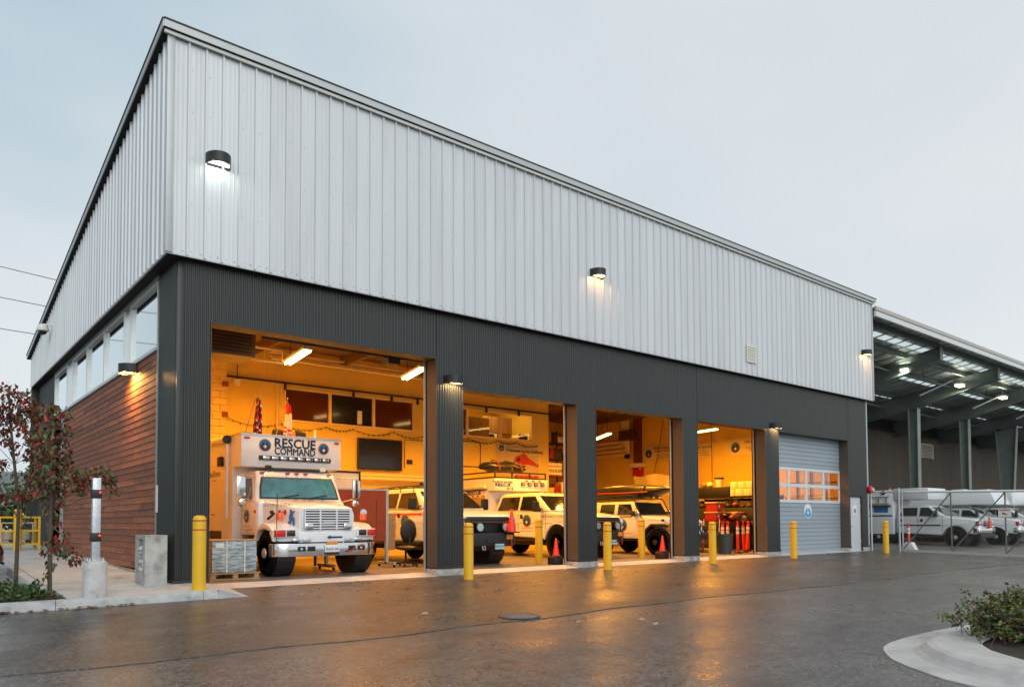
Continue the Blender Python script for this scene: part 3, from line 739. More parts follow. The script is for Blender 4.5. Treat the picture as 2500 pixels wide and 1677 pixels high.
# pipes and conduits
def run(nm, pts, r, m, n=8): return G().tube(pts, r, n).build(nm, m, hall, smooth=True)
run('sprinkler_pipe', [(3.69, YB - .12, 5.575), (16.64, YB - .12, 5.567)], .035, M_DKSTEEL)
for x in (5.5, 7.85, 9.3, 10.35, 13.4, 15.0): G().box(x - .03, x + .03, YB - .12, YB - .04, 5.36, 5.56).build('pipe_hanger', M_DKSTEEL, hall)
for z, y in ((6.44, YB - .3), (6.32, YB - .3), (6.22, YB - .45)): run('ceiling_pipe', [(4.9, y, z), (10.8, y, z - .02)], .045, M_PIPE)
run('riser_pipe', [(5.25, YB - .06, .1), (5.25, YB - .06, 6.4)], .03, M_PIPE)
run('heater_pipe', [(2.5, 3.3, 5.35), (3.3, 3.3, 5.35), (3.3, 3.3, 5.05), (2.5, 3.3, 5.05)], .03, M_PIPE)
run('door_shaft', [(1.8, .7, 4.95), (5.75, .7, 4.955)], .035, M_DKSTEEL)
G().box(4.65, 4.95, .6, .9, 4.78, 5.0).build('shaft_bracket', M_DKSTEEL, hall)
for xl, xr, hh in BAYS[:4]:
    G().box(xr + .0, xr + .07, .40, .52, FZ, hh + .3).build('door_track', M_DKSTEEL, hall)
    G().box(xr - .055, xr - .015, .41, .44, FZ, hh + .3).build('door_track', M_STEEL, hall)
    G().box(xl - .07, xl + .0, .40, .50, FZ, hh + .3).build('door_track', M_STEEL, hall)
for z in (5.34, 5.12, 4.90, 4.68): run('wall_pipe', [(25.3, 16.0, z), (25.3, 12.35 - (5.3 - z) * .6, z), (25.3, 12.3 - (5.3 - z) * .6, z + .06), (25.3, 12.3 - (5.3 - z) * .6, 6.6)], .085, mat('pale_pipe', (.95, .82, .52), .4))
G().box(24.9, 25.45, 11.42, 12.25, 5.36, 5.85).build('duct_box', mat('duct_brown', (.09, .04, .02), .6), hall)
G().box(25.32, 25.5, 11.18, 11.62, 4.17, 6.65).build('steel_column', mat('rusty_steel', (.16, .045, .025), .8, var=.5, vscale=8, bump=.4, bscale=20), hall)
G().box(25.1, 25.5, 10.98, 11.70, 3.95, 4.16).build('column_base_box', M_OFFW, hall)
G().cyl((25.3, 11.95, 4.55), (25.12, 11.95, 4.55), .12, n=14).build('gauge', M_BLK, hall)
run('hanging_cable', [(20.6, 9.6, 6.6), (20.9, 9.3, 5.9), (20.0, 8.8, 5.2)], .012, M_DKSTEEL, 5)
run('slanting_cable', [(25.3, 9.6, 6.3), (25.25, 10.2, 3.6), (25.2, 10.6, 2.0)], .014, M_DKSTEEL, 5)
run('vertical_cable', [(25.45, 6.95, 6.3), (25.45, 6.95, 2.4)], .014, mat('red_cable', (.25, .04, .02), .6), 5)
G().box(3.9, 4.06, YB - .2, YB - .12, 5.32, 5.5).build('detector', M_OFFW, hall)
run('drop_cable', [(3.98, YB - .16, 5.5), (3.98, YB - .16, 6.3)], .012, M_DKSTEEL, 5)
# conduit loop beside the banner and at the tv
run('wall_conduit_loop', [(11.3, YB - .03, 4.22), (13.05, YB - .03, 4.22), (13.15, YB - .03, 4.14), (13.15, YB - .03, 3.35), (13.1, YB - .03, 3.28), (11.3, YB - .03, 3.28)], .015, M_DKSTEEL, 5)
run('wall_conduit_loop', [(9.85, YB - .03, 3.1), (9.85, YB - .03, 4.1), (10.6, YB - .03, 4.1)], .012, M_DKSTEEL, 5)
G().box(9.95, 10.15, YB - .06, YB, 3.25, 3.4).build('socket_box', M_BLK, hall)
for z in (2.80, 2.68): run('wall_rail', [(7.9, YB - .25, z), (12.5, YB - .25, z)], .05, M_PIPE)

# tube lights: each a lamp of its own
E_TUBE = emat('tube_glow', (1, .66, .25), 8)
def tube_light(p0, p1, label, power, spread=150):
    p0 = Vector(p0); p1 = Vector(p1); c = (p0 + p1) / 2; d = p1 - p0
    t = thing('tube_light', label, 'tube light', c, math.atan2(d.y, d.x), 'hanging orange tube lights'); h = d.length / 2
    G().box(-h, h, -.11, .11, .02, .075).build('housing', M_OFFW, t, local=True)
    for y in (-.055, .055): G().cyl((-h + .02, y, -.012), (h - .02, y, -.012), .028, n=8).build('tube', E_TUBE, t, local=True)
    for x in (-h * .7, h * .7): G().cyl((x, 0, .075), (x, 0, ZC - c.z), .008, n=5).build('hanger', M_DKSTEEL, t, local=True)
    area(t, 'tube_area', (0, 0, -.06), h * 2, .2, power, (1, .37, .022), local=True).data.spread = R(spread)
    return t
PW_ = 270
tube_light((3.32, 3.05, 5.0), (3.11, 1.43, 5.0), 'lit tube light hanging above the rescue command truck', PW_ * .16)
tube_light((6.51, 2.98, 5.0), (6.14, 1.46, 5.0), 'lit tube light at the right edge of the first bay opening', PW_ * .32)
tube_light((20.4, 9.5, 4.9), (19.3, 7.6, 4.9), 'lit tube light seen through the third bay beside the wall pipes', PW_ * 1.25, 180)
tube_light((22.6, 5.9, 5.0), (22.3, 4.4, 5.0), 'glaring tube light at the top left of the fourth bay opening', PW_ * 1.35, 180)
for i, (x, y) in enumerate(((9.0, 4.3), (12.6, 4.3), (16.2, 4.3), (19.4, 3.9))):
    tube_light((x + .1, y + .8, 5.35), (x - .1, y - .8, 5.35), ['tube light hidden above the head of the second bay', 'tube light hidden above the head of the third bay', 'tube light hidden above the fourth bay', 'tube light hidden above the last pier'][i], PW_ * 1.25)
tube_light((2.6, 5.6, 6.35), (2.4, 4.2, 6.35), 'added tube light, unseen under the ceiling left above the command truck', PW_)  # added out of view, with the next one, to brighten the back wall
tube_light((6.3, 5.6, 6.35), (6.1, 4.2, 6.35), 'added tube light, unseen under the ceiling behind the first pier', PW_)
tube_light((17.6, 12.6, 5.2), (18.6, 12.6, 5.2), 'tube light over the storage shelves in the recess', 30)

for y in (.9, 1.5, 2.1, 2.7): run('wall_rod', [(25.44, y, .1), (25.44, y, 4.4)], .03, M_DKSTEEL if y != 1.5 else M_OFFW, 6)  # vertical and cross rods added to imitate pole reflections in the door panes
for z in (2.1, 2.75): run('wall_rod', [(25.4, .5, z), (25.4, 3.2, z + .05)], .018, M_DKSTEEL, 5)
# unit heater
t = thing('unit_heater', 'brown boxy unit heater hung at the top left of the first bay', 'heater', (2.0, 3.3, 4.95))
G().box(1.40, 2.46, 2.8, 3.7, 4.98, 5.66).build('casing', mat('heater_brown', (.14, .10, .06), .5, metal=.3), t, bevel=.02)
g = G()
for i in range(7): g.box(1.5, 2.36, 2.786, 2.80, 5.06 + i * .08, 5.09 + i * .08)
g.build('louvres', M_DKSTEEL, t)
for x in (1.5, 2.36): G().cyl((x, 3.2, 5.66), (x, 3.2, ZC), .012, n=6).build('hanger', M_DKSTEEL, t)
# television
t = thing('television', 'large black wall television above the parked pickup in the first bay', 'television', (8.86, YB - .1, 3.0))
G().box(8.0, 9.70, YB - .12, YB - .05, 2.99, 4.04).build('bezel', M_BLK, t, bevel=.01)
G().box(8.04, 9.66, YB - .125, YB - .119, 3.04, 4.0).build('screen', M_BLKG, t)
G().box(8.7, 9.0, YB - .05, YB, 3.4, 3.7).build('bracket', M_DKSTEEL, t)
# banner
t = thing('banner', 'cream banner with welcome lettering and a red helicopter picture', 'banner', (15.0, YB - .02, 3.0))
G().box(13.96, 16.09, YB - .025, YB - .015, 3.0, 4.28).build('sheet', mat('banner_cream', (.66, .50, .25), .6, var=.06, vscale=2), t)
emblem(t, (14.17, YB - .027, 4.07), X, Z, .135)
text('Welcome to the Embassy', .185, (14.38, YB - .026, 4.0), X, Z, M_NAVY, t, align='LEFT', bold=.004)
text('Home of North Shore Rescue', .085, (14.38, YB - .026, 4.14), X, Z, M_NAVY, t, align='LEFT')
g = G(); hx = lambda p: [(x, YB - .029, z) for x, z in p]
g.add(hx([(14.80, 3.62), (14.86, 3.74), (14.98, 3.80), (15.12, 3.84), (15.26, 3.90), (15.42, 3.86), (15.52, 3.74), (16.07, 3.48), (16.07, 3.38), (15.5, 3.48), (15.30, 3.44), (15.02, 3.48), (14.88, 3.54)]), [tuple(range(13))], 0)
g.add([(x, y - .002, z) for x, y, z in hx([(14.92, 3.60), (14.96, 3.72), (15.08, 3.74), (15.10, 3.58)])], [(0, 1, 2, 3)], 1)
g.add(hx([(14.6, 4.0 - .02), (15.9, 3.93), (15.9, 3.945), (14.6, 4.0)]), [(0, 1, 2, 3)], 1)
g.add(hx([(15.28, 3.90), (15.33, 3.90), (15.31, 3.97), (15.29, 3.97)]), [(0, 1, 2, 3)], 1)
g.add(hx([(15.0, 3.36), (15.5, 3.32), (15.5, 3.335), (15.0, 3.375)]), [(0, 1, 2, 3)], 1)
g.build('helicopter_print', [mat('print_red', (.62, .03, .015), .5), M_NAVY], t)
# string lights
g = G(); knots = [(3.7, 4.36), (5.4, 4.30), (6.9, 4.32), (7.85, 4.32), (9.4, 4.33), (10.7, 4.3), (12.58, 4.33), (14.02, 4.34), (14.9, 4.33), (16.1, 4.30)]
P = []
for (xa, za), (xb, zb) in zip(knots[:-1], knots[1:]):
    for j in range(8): q = j / 8; P.append((xa + (xb - xa) * q, YB - .05, za + (zb - za) * q - .16 * 4 * q * (1 - q) * min(1, (xb - xa) / 1.5)))
t = thing('string_lights', 'dark string of small lights looped along the back wall under the inner windows', 'string lights', (10, YB - .05, 4.2))
G().tube(P, .009, 4).build('cord', M_DKSTEEL, t)
g = G()
for p in P[::1]: g.box(p[0] - .012, p[0] + .012, p[1] - .012, p[1] + .012, p[2] - .05, p[2])
g.build('bulbs', M_DKSTEEL, t, kind='stuff')
# posters on the end wall
def poster(y0, y1, z0, z1, label, emb, lines):
    t = thing('poster', label, 'poster', (XE - .02, (y0 + y1) / 2, z0), group='unit posters on the end wall')
    G().box(XE - .03, XE - .01, y0, y1, z0, z1).build('board', mat('poster_cream', (.78, .62, .30), .6, var=.04), t)
    if emb: emblem(t, (XE - .032, emb[0], emb[1]), -Y, Z, emb[2])
    for s_, sz_, yy, zz, b_ in lines: text(s_, sz_, (XE - .031, yy, zz), -Y, Z, M_NAVY, t, bold=b_)
poster(9.0, 11.0, 4.22, 4.98, 'poster with a round badge and lettering beside the rusty column', (10.74, 4.61, .22), [('Federal Disaster Co', .15, 9.78, 4.85, .003), ('Casualty Collecting Unit', .13, 9.75, 4.70, .003), ('contains', .09, 9.8, 4.58, 0), ('40 litres antiseptic', .09, 9.8, 4.47, 0), ('blankets, stretchers', .09, 9.8, 4.37, 0)])
poster(6.85, 8.6, 4.20, 4.86, 'smaller poster of plain lettering under the glaring tube light', None, [('NSR Mass Camp Kit', .15, 7.6, 4.68, .003), ('contains', .09, 7.5, 4.55, 0), ('cots, stoves, blankets', .1, 7.6, 4.44, 0), ('lanterns, cooking gear', .1, 7.55, 4.33, 0)])
poster(3.6, 6.25, 4.14, 4.95, 'poster with a round badge at the right edge of the fourth bay', (5.68, 4.52, .24), [('NSR Directors', .15, 4.75, 4.72, .003), ('Search', .1, 4.7, 4.60, 0), ('Page the executive', .1, 4.8, 4.47, 0), ('Radio, truck', .1, 4.75, 4.36, 0)])
# red alarm box
t = thing('fire_alarm', 'flat red alarm panel below the rusty column on the end wall', 'alarm', (XE, 11.4, 3.5))
G().box(XE - .16, XE - .01, 11.08, 11.72, 3.50, 3.93).build('cabinet', mat('panel_red', (.55, .012, .01), .4), t, bevel=.01)
G().box(XE - .168, XE - .16, 11.15, 11.27, 3.84, 3.90).build('label_plate', M_OFFW, t)
run('panel_conduit', [(XE - .05, 11.25, 3.5), (XE - .05, 11.25, 2.4)], .02, M_DKSTEEL, 6)
# tarpaulin
g = G(); nx, nz = 26, 20; P = []
for j in range(nz + 1):
    for i in range(nx + 1):
        a, b = i / nx, j / nz
        y = 7.7 + 2.7 * a; z = 3.42 - 3.0 * b - .10 * math.sin(a * 9) * (1 - b) + .12 * (abs(a - .5) * 2 - .5) * (1 - b)
        x = 24.0 + .10 * math.sin(a * 16 + b * 4) * (.3 + b) + .07 * math.sin(b * 13 + a * 5) + .25 * b
        P.append((x, y, z))
g.add(P, [(j * (nx + 1) + i, j * (nx + 1) + i + 1, (j + 1) * (nx + 1) + i + 1, (j + 1) * (nx + 1) + i) for j in range(nz) for i in range(nx)])
tag(g.build('tarpaulin', mat('plastic_tarp', (.74, .60, .34), .35), smooth=True), 'large creased cream tarpaulin hanging behind the off-road vehicle', 'tarpaulin')

# ---- black shelving along the end wall with things on it
sh = thing('storage_rack', 'black storage rack along the end wall in the fourth bay', 'rack', (24.4, 5.5, FZ))
for y in (3.0, 4.95, 6.9):
    for x in (24.0, 24.85): G().box(x, x + .05, y, y + .05, FZ, 2.75 if y > 4 else 2.3).build('upright', M_BLK, sh)
for z in (.4, 1.0, 1.6, 2.22): G().box(24.0, 24.9, 3.0, 6.95, z, z + .05).build('shelf', M_BLK, sh)
G().box(24.84, 24.88, 3.05, 6.9, .45, 2.2).build('back_panel', M_BLK, sh)
for k, z in enumerate((.45, 1.05, 1.65)):
    y = 3.1
    while y < 6.6:
        ww = random.uniform(.35, .6); G().box(24.08, 24.7, y, y + ww - .04, z + .005, z + random.uniform(.28, .5)).build('storage_tub', random.choice([M_BLK, M_BLK, mat('tub_dark', (.05, .03, .02), .6), mat('tub_red', (.12, .015, .01), .5)]), sh, bevel=.02); y += ww
tag(G().box(24.0, 24.7, 5.05, 6.95, 2.275, 2.70).build('storage_chest', M_BLK, bevel=.03), 'long black trunk on top of the storage rack', 'chest')
ORD = ('last', 'seventh', 'sixth', 'fifth', 'fourth', 'third', 'second', 'first')
for r_ in range(2):
    for i in range(8):
        tag(G().box(23.98, 24.45, 3.92 + i * .132, 3.92 + i * .132 + .122, 2.28 + r_ * .31, 2.28 + r_ * .31 + .30).build('file_box', M_OFFW if (i + r_) % 3 else mat('box_cream', (.7, .55, .3), .7), bevel=.008),
            f'cream file box in the {("lower", "upper")[r_]} row on the storage rack, {ORD[i]} from the left', 'box', 'file boxes on the storage rack')
t = thing('bucket', 'pale bucket with a dark lid on top of the black trunk', 'bucket', (24.3, 5.75, 2.705))
G().lathe([(.15, 0), (.19, .36)], (24.3, 5.75, 2.705), n=16).build('pail', M_OFFW, t); G().lathe([(.22, .36), (.22, .42), (.05, .43)], (24.3, 5.75, 2.705), n=16).build('lid', M_BLK, t)
for i, (y, h) in enumerate(((6.25, .26), (6.55, .30))):
    tag(G().ball((24.3, y, 2.70 + h * .5), .16, 10, (1, 1, h / .32)).build('rolled_bag', M_CARD if i else M_OFFW, smooth=True), 'pale rolled bag beside the bucket on the black trunk' if not i else 'brown rolled bag at the left end of the black trunk', 'bag')

# ---- floor clutter inside the fourth bay
M_CONE = mat('cone_orange', (.90, .035, .012), .42)
M_REFL = mat('reflective_white', (.8, .8, .78), .35)
def delineator(x, y, label, tilt=0., z=FZ):
    t = thing('delineator_post', label, 'delineator', (x, y, z), group='orange delineator posts')
    t.rotation_euler = (0, tilt, random.uniform(-.4, .4))
    G().lathe([(.16, 0), (.16, .03), (.06, .05)], (0, 0, 0), n=14).build('base', M_BLK, t, local=True)
    G().lathe([(.055, .04), (.05, .95), (.03, .99)], (0, 0, 0), n=12).build('post', M_CONE, t, local=True, smooth=True)
    for a in (.72, .86): G().lathe([(.0565, a - .05), (.0555, a + .05)], (0, 0, 0), n=12).build('band', M_REFL, t, local=True)
    g = G(); pts = [(.05 * math.cos(q), 0, 1.06 + .07 * math.sin(q)) for q in [2 * math.pi * i / 10 for i in range(11)]]
    g.tube(pts, .016, 5); g.build('handle', M_CONE, t, local=True)
    return t
delineator(19.7, 3.3, 'leaning orange post at the far left of the fourth bay', .05)
delineator(19.25, 2.1, 'orange post with white bands standing left of the grey bin', .03)
delineator(19.1, 1.35, 'orange post with white bands right of the grey bin', 0)
delineator(19.85, 1.6, 'orange looped-handle post leaning behind the banded posts', -.1)
delineator(20.3, 2.6, 'orange post standing against the blue trolley behind the bin', .02)
delineator(21.5, 2.5, 'orange post half hidden behind the rightmost leaning post', -.06)
delineator(18.95, 2.9, 'orange post between the bin and the work cart', -.04)
delineator(20.85, 2.15, 'rightmost orange post leaning by the door track in the fourth bay', .14)
def crate(x, y, z, label):
    t = thing('red_crate', label, 'crate', (x, y, z), .25, 'red lidded crates')
    G().box(-.36, .36, -.24, .24, 0, .33).build('tub', mat('crate_red', (.40, .012, .012), .45), t, bevel=.03, local=True)
    G().box(-.40, .40, -.27, .27, .33, .375).build('lid', mat('lid_cream', (.72, .5, .25), .5), t, bevel=.01, local=True)
    G().box(-.28, -.12, -.245, -.24, .14, .27).build('label_patch', M_OFFW, t, local=True)
crate(21.9, 3.35, 1.19, 'red crate with a cream lid at the right end of the work cart')
crate(20.9, 3.6, 1.19, 'lower red crate with a cream lid stacked on the work cart'); crate(20.95, 3.6, 1.57, 'upper red crate with a cream lid stacked on the work cart')
t = thing('work_cart', 'dark work cart heaped with gear under the red crates', 'cart', (21.2, 3.4, FZ))
G().box(20.3, 22.6, 3.0, 4.1, .9, 1.17).build('deck', M_BLK, t, bevel=.02)
for x in (20.35, 22.5):
    for y in (3.05, 4.0): G().box(x, x + .06, y, y + .06, FZ, .9).build('leg', M_DKSTEEL, t)
for i in range(16):
    G().ball((random.uniform(21.4, 22.5), random.uniform(3.1, 4.0), 1.2 + random.uniform(0, .35)), random.uniform(.1, .2), 8, (1.2, 1, .7)).build('gear_bag', random.choice([M_BLK, M_BLK, MATS['tub_dark'], MATS['tub_red'], M_CARD]), t, smooth=True)
t = thing('grey_bin', 'dark grey rubbish bin standing between the orange posts', 'bin', (18.45, 1.45, FZ))
G().lathe([(.24, 0), (.29, .62), (.31, .63), (.31, .68), (.27, .68), (.25, .3)], (18.45, 1.45, FZ), n=20).build('tub', mat('bin_grey', (.045, .05, .05), .5), t, smooth=True)
t = thing('metal_trolley', 'blue and steel trolley heaped with tools behind the grey bin', 'trolley', (19.2, 2.6, FZ))
M_TEAL = mat('trolley_blue', (.01, .09, .13), .45)
G().box(18.6, 20.1, 2.5, 3.1, .72, .80).build('tray', M_TEAL, t); G().box(18.6, 20.1, 2.5, 3.1, .35, .40).build('lower_tray', M_TEAL, t)
for x in (18.62, 20.04):
    for y in (2.52, 3.04): G().box(x, x + .04, y, y + .04, FZ, .8).build('leg', M_TEAL, t)
for x in (18.75, 19.7): G().cyl((x, 2.55, .8), (x + .12, 2.6, 1.28), .015, n=6).build('handle', M_STEEL, t)
for i in range(7): G().box(18.75 + i * .18, 18.87 + i * .18, 2.6, 2.95, .805, .86 + random.uniform(0, .12)).build('tool_case', random.choice([M_BLK, M_DKSTEEL, M_CONE, M_CARD]), t)

t = thing('equipment_locker', 'tall black equipment locker packed with red gear behind the work cart', 'locker', (23.0, 4.6, FZ))
G().box(22.7, 23.5, 2.6, 6.4, FZ, 1.75).build('carcass', M_BLK, t, bevel=.02)
for i in range(22):
    yy = 2.7 + (i % 11) * .34; zz = 1.80 if i < 11 else 1.02 + .0 * i
    G().ball((22.66 if i >= 11 else 23.0, yy, zz + random.uniform(0, .08)), random.uniform(.10, .17), 8, (1, 1.2, .8)).build('gear_bag', random.choice([M_BLK, MATS['tub_red'], MATS['gear_red'] if 'gear_red' in MATS else MATS['tub_red'], MATS['tub_dark'], M_CONE]), t, smooth=True)
for i in range(6): G().box(22.66, 22.70, 2.75 + i * .6, 3.2 + i * .6, .25, .8).build('drawer_front', MATS['tub_red'] if i % 2 else MATS['tub_dark'], t, bevel=.01)
# ---- recess shelving with the kit sign
sh = thing('recess_shelving', 'tall dark shelving of rescue gear in the recess behind the second bay', 'shelving', (20.5, 12.3, FZ))
for x in (18.9, 20.9, 22.4):
    for y in (12.0, 12.6): G().box(x, x + .06, y, y + .06, FZ, 5.6).build('upright', M_DKSTEEL, sh)
for z in (.6, 1.6, 2.55, 3.35, 4.15, 4.9): G().box(18.9, 22.46, 12.0, 12.66, z, z + .05).build('shelf', mat('shelf_red', (.28, .03, .02), .5) if z in (2.55, 3.35) else M_DKSTEEL, sh)
for z in (.65, 1.65, 2.6, 4.2, 4.95):
    x = 18.98
    while x < 22.2:
        ww = random.uniform(.3, .55)
        G().box(x, x + ww - .05, 12.05, 12.5, z + .002, z + random.uniform(.25, .55)).build('gear_box', random.choice([M_BLK, M_CARD, mat('gear_red', (.30, .02, .015), .55), M_OFFW, MATS['tub_dark']]), sh, bevel=.015); x += ww
for i in range(5): G().ball((19.2 + i * .42, 12.2, 2.85), .2, 8, (1.1, .8, .8)).build('orange_bag', M_CONE if i % 2 else MATS['gear_red'], sh, smooth=True)
t = thing('kit_sign', 'white sign with black kit lettering hung on the recess shelving', 'sign', (20.3, 11.97, 3.4))
G().box(19.35, 20.62, 11.95, 11.98, 3.42, 3.98).build('board', M_OFFW, t)
text('M.I.K.E KIT', .20, (20.18, 11.948, 3.60), X, Z, M_BLK, t, bold=.006); text('MAJOR INCIDENT KIT', .085, (20.18, 11.948, 3.82), X, Z, mat('sign_red', (.4, .02, .01), .5), t, bold=.002)
g = G(); g.ball((19.46, 11.94, 3.66), .08, 10, (.9, .15, 1)); g.build('badge', M_NAVY, t)

# ---- pin board on a stand, chair, whiteboard, pallet
t = thing('pin_board', 'red brown pin board on a grey wheeled stand beside the command truck', 'pin board', (6.0, 3.0, FZ))
t_r = G(); bx0, bx1, by = 4.35, 5.95, 3.0
G().box(bx0, bx1, by - .03, by + .03, .75, 2.03).build('board', mat('board_red', (.30, .055, .02), .75, var=.08, vscale=3), t)
G().box(bx0, bx1, by - .035, by + .035, 2.03, 2.07).build('top_rail', M_STEEL, t)
G().box(5.95, 6.02, by - .04, by + .04, .14, 2.09).build('post', M_STEEL, t); G().box(4.28, 4.35, by - .04, by + .04, .14, 2.09).build('post', M_STEEL, t)
for x in (5.95, 4.28):
    G().box(x, x + .07, by - .42, by + .42, .14, .21).build('foot', M_STEEL, t)
    for y in (by - .38, by + .38): G().cyl((x + .02, y, .11), (x + .06, y, .11), .035, n=10).build('castor', M_BLK, t)
G().box(6.03, 6.25, by + .02, by + .05, .5, 1.45).build('ply_sheet', M_PAL, t)
t = thing('office_chair', 'black office chair with curved back beside the pin board', 'chair', (6.35, 2.75, FZ))
G().ball((6.55, 2.85, .98), .28, 12, (.9, .32, 1.2)).build('backrest', M_BLK, t, smooth=True)
G().ball((6.35, 2.65, .56), .27, 12, (1, 1, .25)).build('seat', M_BLK, t, smooth=True)
G().cyl((6.35, 2.65, .18), (6.35, 2.65, .52), .03, n=8).build('column', M_DKSTEEL, t); G().box(6.48, 6.54, 2.72, 2.82, .5, .85).build('back_stem', M_DKSTEEL, t)
for i in range(5):
    a = i * 2 * math.pi / 5 + .3; c = (6.35 + .3 * math.cos(a), 2.65 + .3 * math.sin(a))
    G().cyl((6.35, 2.65, .19), (c[0], c[1], .16), .022, n=6).build('leg', M_BLK, t); G().cyl((c[0] - .015, c[1], .115), (c[0] + .015, c[1], .115), .034, n=8).build('castor', M_BLK, t)
t = thing('whiteboard', 'cream whiteboard with a black edge standing behind the command truck', 'whiteboard', (5.4, 4.3, FZ))
G().box(4.6, 5.86, 4.28, 4.31, 1.2, 2.55).build('panel', M_OFFW, t); G().box(5.86, 5.91, 4.26, 4.33, .1, 2.6).build('edge', M_BLK, t); G().box(4.6, 5.86, 4.26, 4.33, 2.55, 2.6).build('edge', M_BLK, t)
G().box(4.6, 4.65, 4.26, 4.33, .1, 1.2).build('leg', M_BLK, t)
# pallet
t = thing('pallet', 'wooden pallet under the plastic wrapped stack by the first bay jamb', 'pallet', (1.55, 1.55, FZ))
for x in (.99, 1.43, 1.86):
    for y in (1.17, 1.6, 2.0): G().box(x, x + .1, y, y + .12, FZ + .025, FZ + .11).build('block', M_PAL, t)
for y in (1.16, 1.6, 2.02): G().box(.97, 1.98, y, y + .11, FZ, FZ + .022).build('bottom_board', M_PAL, t)
for i in range(7): G().box(.97, 1.98, 1.16 + i * .143, 1.16 + i * .143 + .1, FZ + .112, FZ + .135).build('deck_board', M_PAL, t)
t = thing('wrapped_stack', 'plastic wrapped stack of cartons with white straps on the pallet', 'wrapped goods', (1.5, 1.6, FZ + .14))
M_WRAP = mat('shrink_wrap', (.30, .36, .38), .18, var=.75, vscale=7, stretch=(1, 1, 4.5), spec=.7, bump=.9, bscale=12)
M_WRAPB = mat('wrap_brown', (.13, .07, .035), .2, var=.4, vscale=5, coat=.5)
G().box(1.02, 1.92, 1.20, 2.06, FZ + .137, .86).build('carton_block', [M_WRAP], t, bevel=.02)
G().box(1.005, 1.03, 1.205, 2.05, FZ + .14, .85).build('side_wrap', M_WRAPB, t)
G().box(1.0, 1.94, 1.185, 2.08, .86, .882).build('top_sheet', M_CARD, t)
for x in (1.30, 1.66): G().box(x, x + .02, 1.186, 1.192, FZ + .14, .86).build('strap', M_OFFW, t)
G().box(1.09, 1.25, 1.188, 1.194, .72, .82).build('delivery_label', M_OFFW, t)
# bollards inside and out
def bollard(x, y, z, label):
    t = thing('bollard', label, 'bollard', (x, y, z), group='yellow bollards with dark red bands')
    G().lathe([(.105, -.1), (.105, 1.13), (.102, 1.17), (.085, 1.205), (.05, 1.22), (.0001, 1.222)], (0, 0, 0), n=24).build('sleeve', M_YEL, t, local=True, smooth=True)
    for a in (.985, 1.135): G().lathe([(.1064, a - .010), (.1064, a + .010)], (0, 0, 0), n=24).build('band', M_REDB, t, local=True)
    return t
b0 = bollard(.04, -1.24, .12, 'yellow bollard on the kerbed sidewalk at the charcoal corner')
for x, y, z, lb in ((5.70, -.98, -.023, 'yellow bollard before the pier between first and second bay'), (10.18, -.82, -.02, 'yellow bollard before the pier between second and third bay'),
                    (14.42, -.95, -.022, 'yellow bollard in front of the fourth bay'), (18.85, -.92, -.022, 'yellow bollard in front of the closed grey door'),
                    (24.98, -1.12, -.027, 'yellow bollard standing next to the chain-link fence'), (9.87, 1.46, FZ, 'yellow bollard inside the second bay beside the white crew cab'),
                    (14.17, 1.5, FZ, 'yellow bollard inside the third bay before the off-road vehicle'), (-1.02, 12.4, sz(12.4), 'yellow bollard far behind the red-leaved trees by the meter cage')):
    dup(b0, (x, y, z), random.uniform(0, 6), lb)
# traffic cones
def cone(x, y, z, label, h=.72, tilt=(0, 0)):
    t = thing('traffic_cone', label, 'traffic cone', (x, y, z), group='orange traffic cones'); t.rotation_euler = (tilt[0], tilt[1], .2)
    s_ = h / .72
    G().box(-.18 * s_, .18 * s_, -.18 * s_, .18 * s_, 0, .03).build('base', M_BLK, t, bevel=.008, local=True)
    G().lathe([(.135 * s_, .03), (.03 * s_, .70 * s_), (.02 * s_, .72 * s_)], (0, 0, 0), n=16).build('body', M_CONE, t, local=True, smooth=True)
    return t
tag(G().box(9.62, 9.92, .54, .84, FZ, .28).build('black_case', M_BLK, bevel=.02), 'small black case under the cone at the second bay jamb', 'case')
cone(9.79, .68, .28, 'orange cone on a black case at the right jamb of the second bay', .50)
tag(G().box(14.0, 14.30, .54, .84, FZ, .28).build('dark_case', mat('case_dark', (.03, .012, .012), .5), bevel=.02), 'small dark case under the cone at the third bay jamb', 'case')
cone(14.18, .68, .28, 'orange cone on a dark case at the right jamb of the third bay', .50)
# ================================================================ vehicles (local: faces -Y, origin under the front bumper)
def wheel(root, x, y, r, w, side, rim=M_RIM, lugs=8, rr=.56):
    """side -1: outer face towards -X"""
    ti = G().lathe([(r * rr, -w / 2), (r * .80, -w / 2 - .005), (r * .95, -w * .42), (r, -w * .30), (r, w * .30), (r * .95, w * .42), (r * .80, w / 2 + .005), (r * rr, w / 2)], (x, y, r), 'x', 28).build('wheel', M_RUB, root, local=True, smooth=True)
    o = x + side * w * .5
    G().lathe([(r * rr, 0), (r * rr * .96, side * -.012), (r * rr * .86, side * -.05), (r * .30, side * -.07), (r * .26, side * -.03), (r * .20, side * .02), (.001, side * .025)], (o, y, r), 'x', 24).build('rim', rim, ti, local=True, smooth=True)
    if lugs:
        for i in range(lugs):
            a = 2 * math.pi * i / lugs; c = (o - side * .055, y + r * .37 * math.cos(a), r + r * .37 * math.sin(a))
            G().cyl(c, (c[0] + side * .045, c[1], c[2]), .016, n=6).build('lug_nut', M_CHR, ti, local=True)
    return ti
def arc(cy, cz, r, a0, a1, n=9): return [(cy + r * math.cos(R(a0 + (a1 - a0) * i / n)), cz + r * math.sin(R(a0 + (a1 - a0) * i / n))) for i in range(n + 1)]
def sidepoly(root, name, m, poly, xf, t=.008, sides=(-1, 1), bevel=0.):
    """thin panel laid on both sides; xf(y,z) gives the half width there"""
    for s_ in sides:
        g = G(); g.plate([(s_ * xf(y, z), y, z) for y, z in poly], (s_, 0, 0), t); g.build(name, m, root, local=True, bevel=bevel)
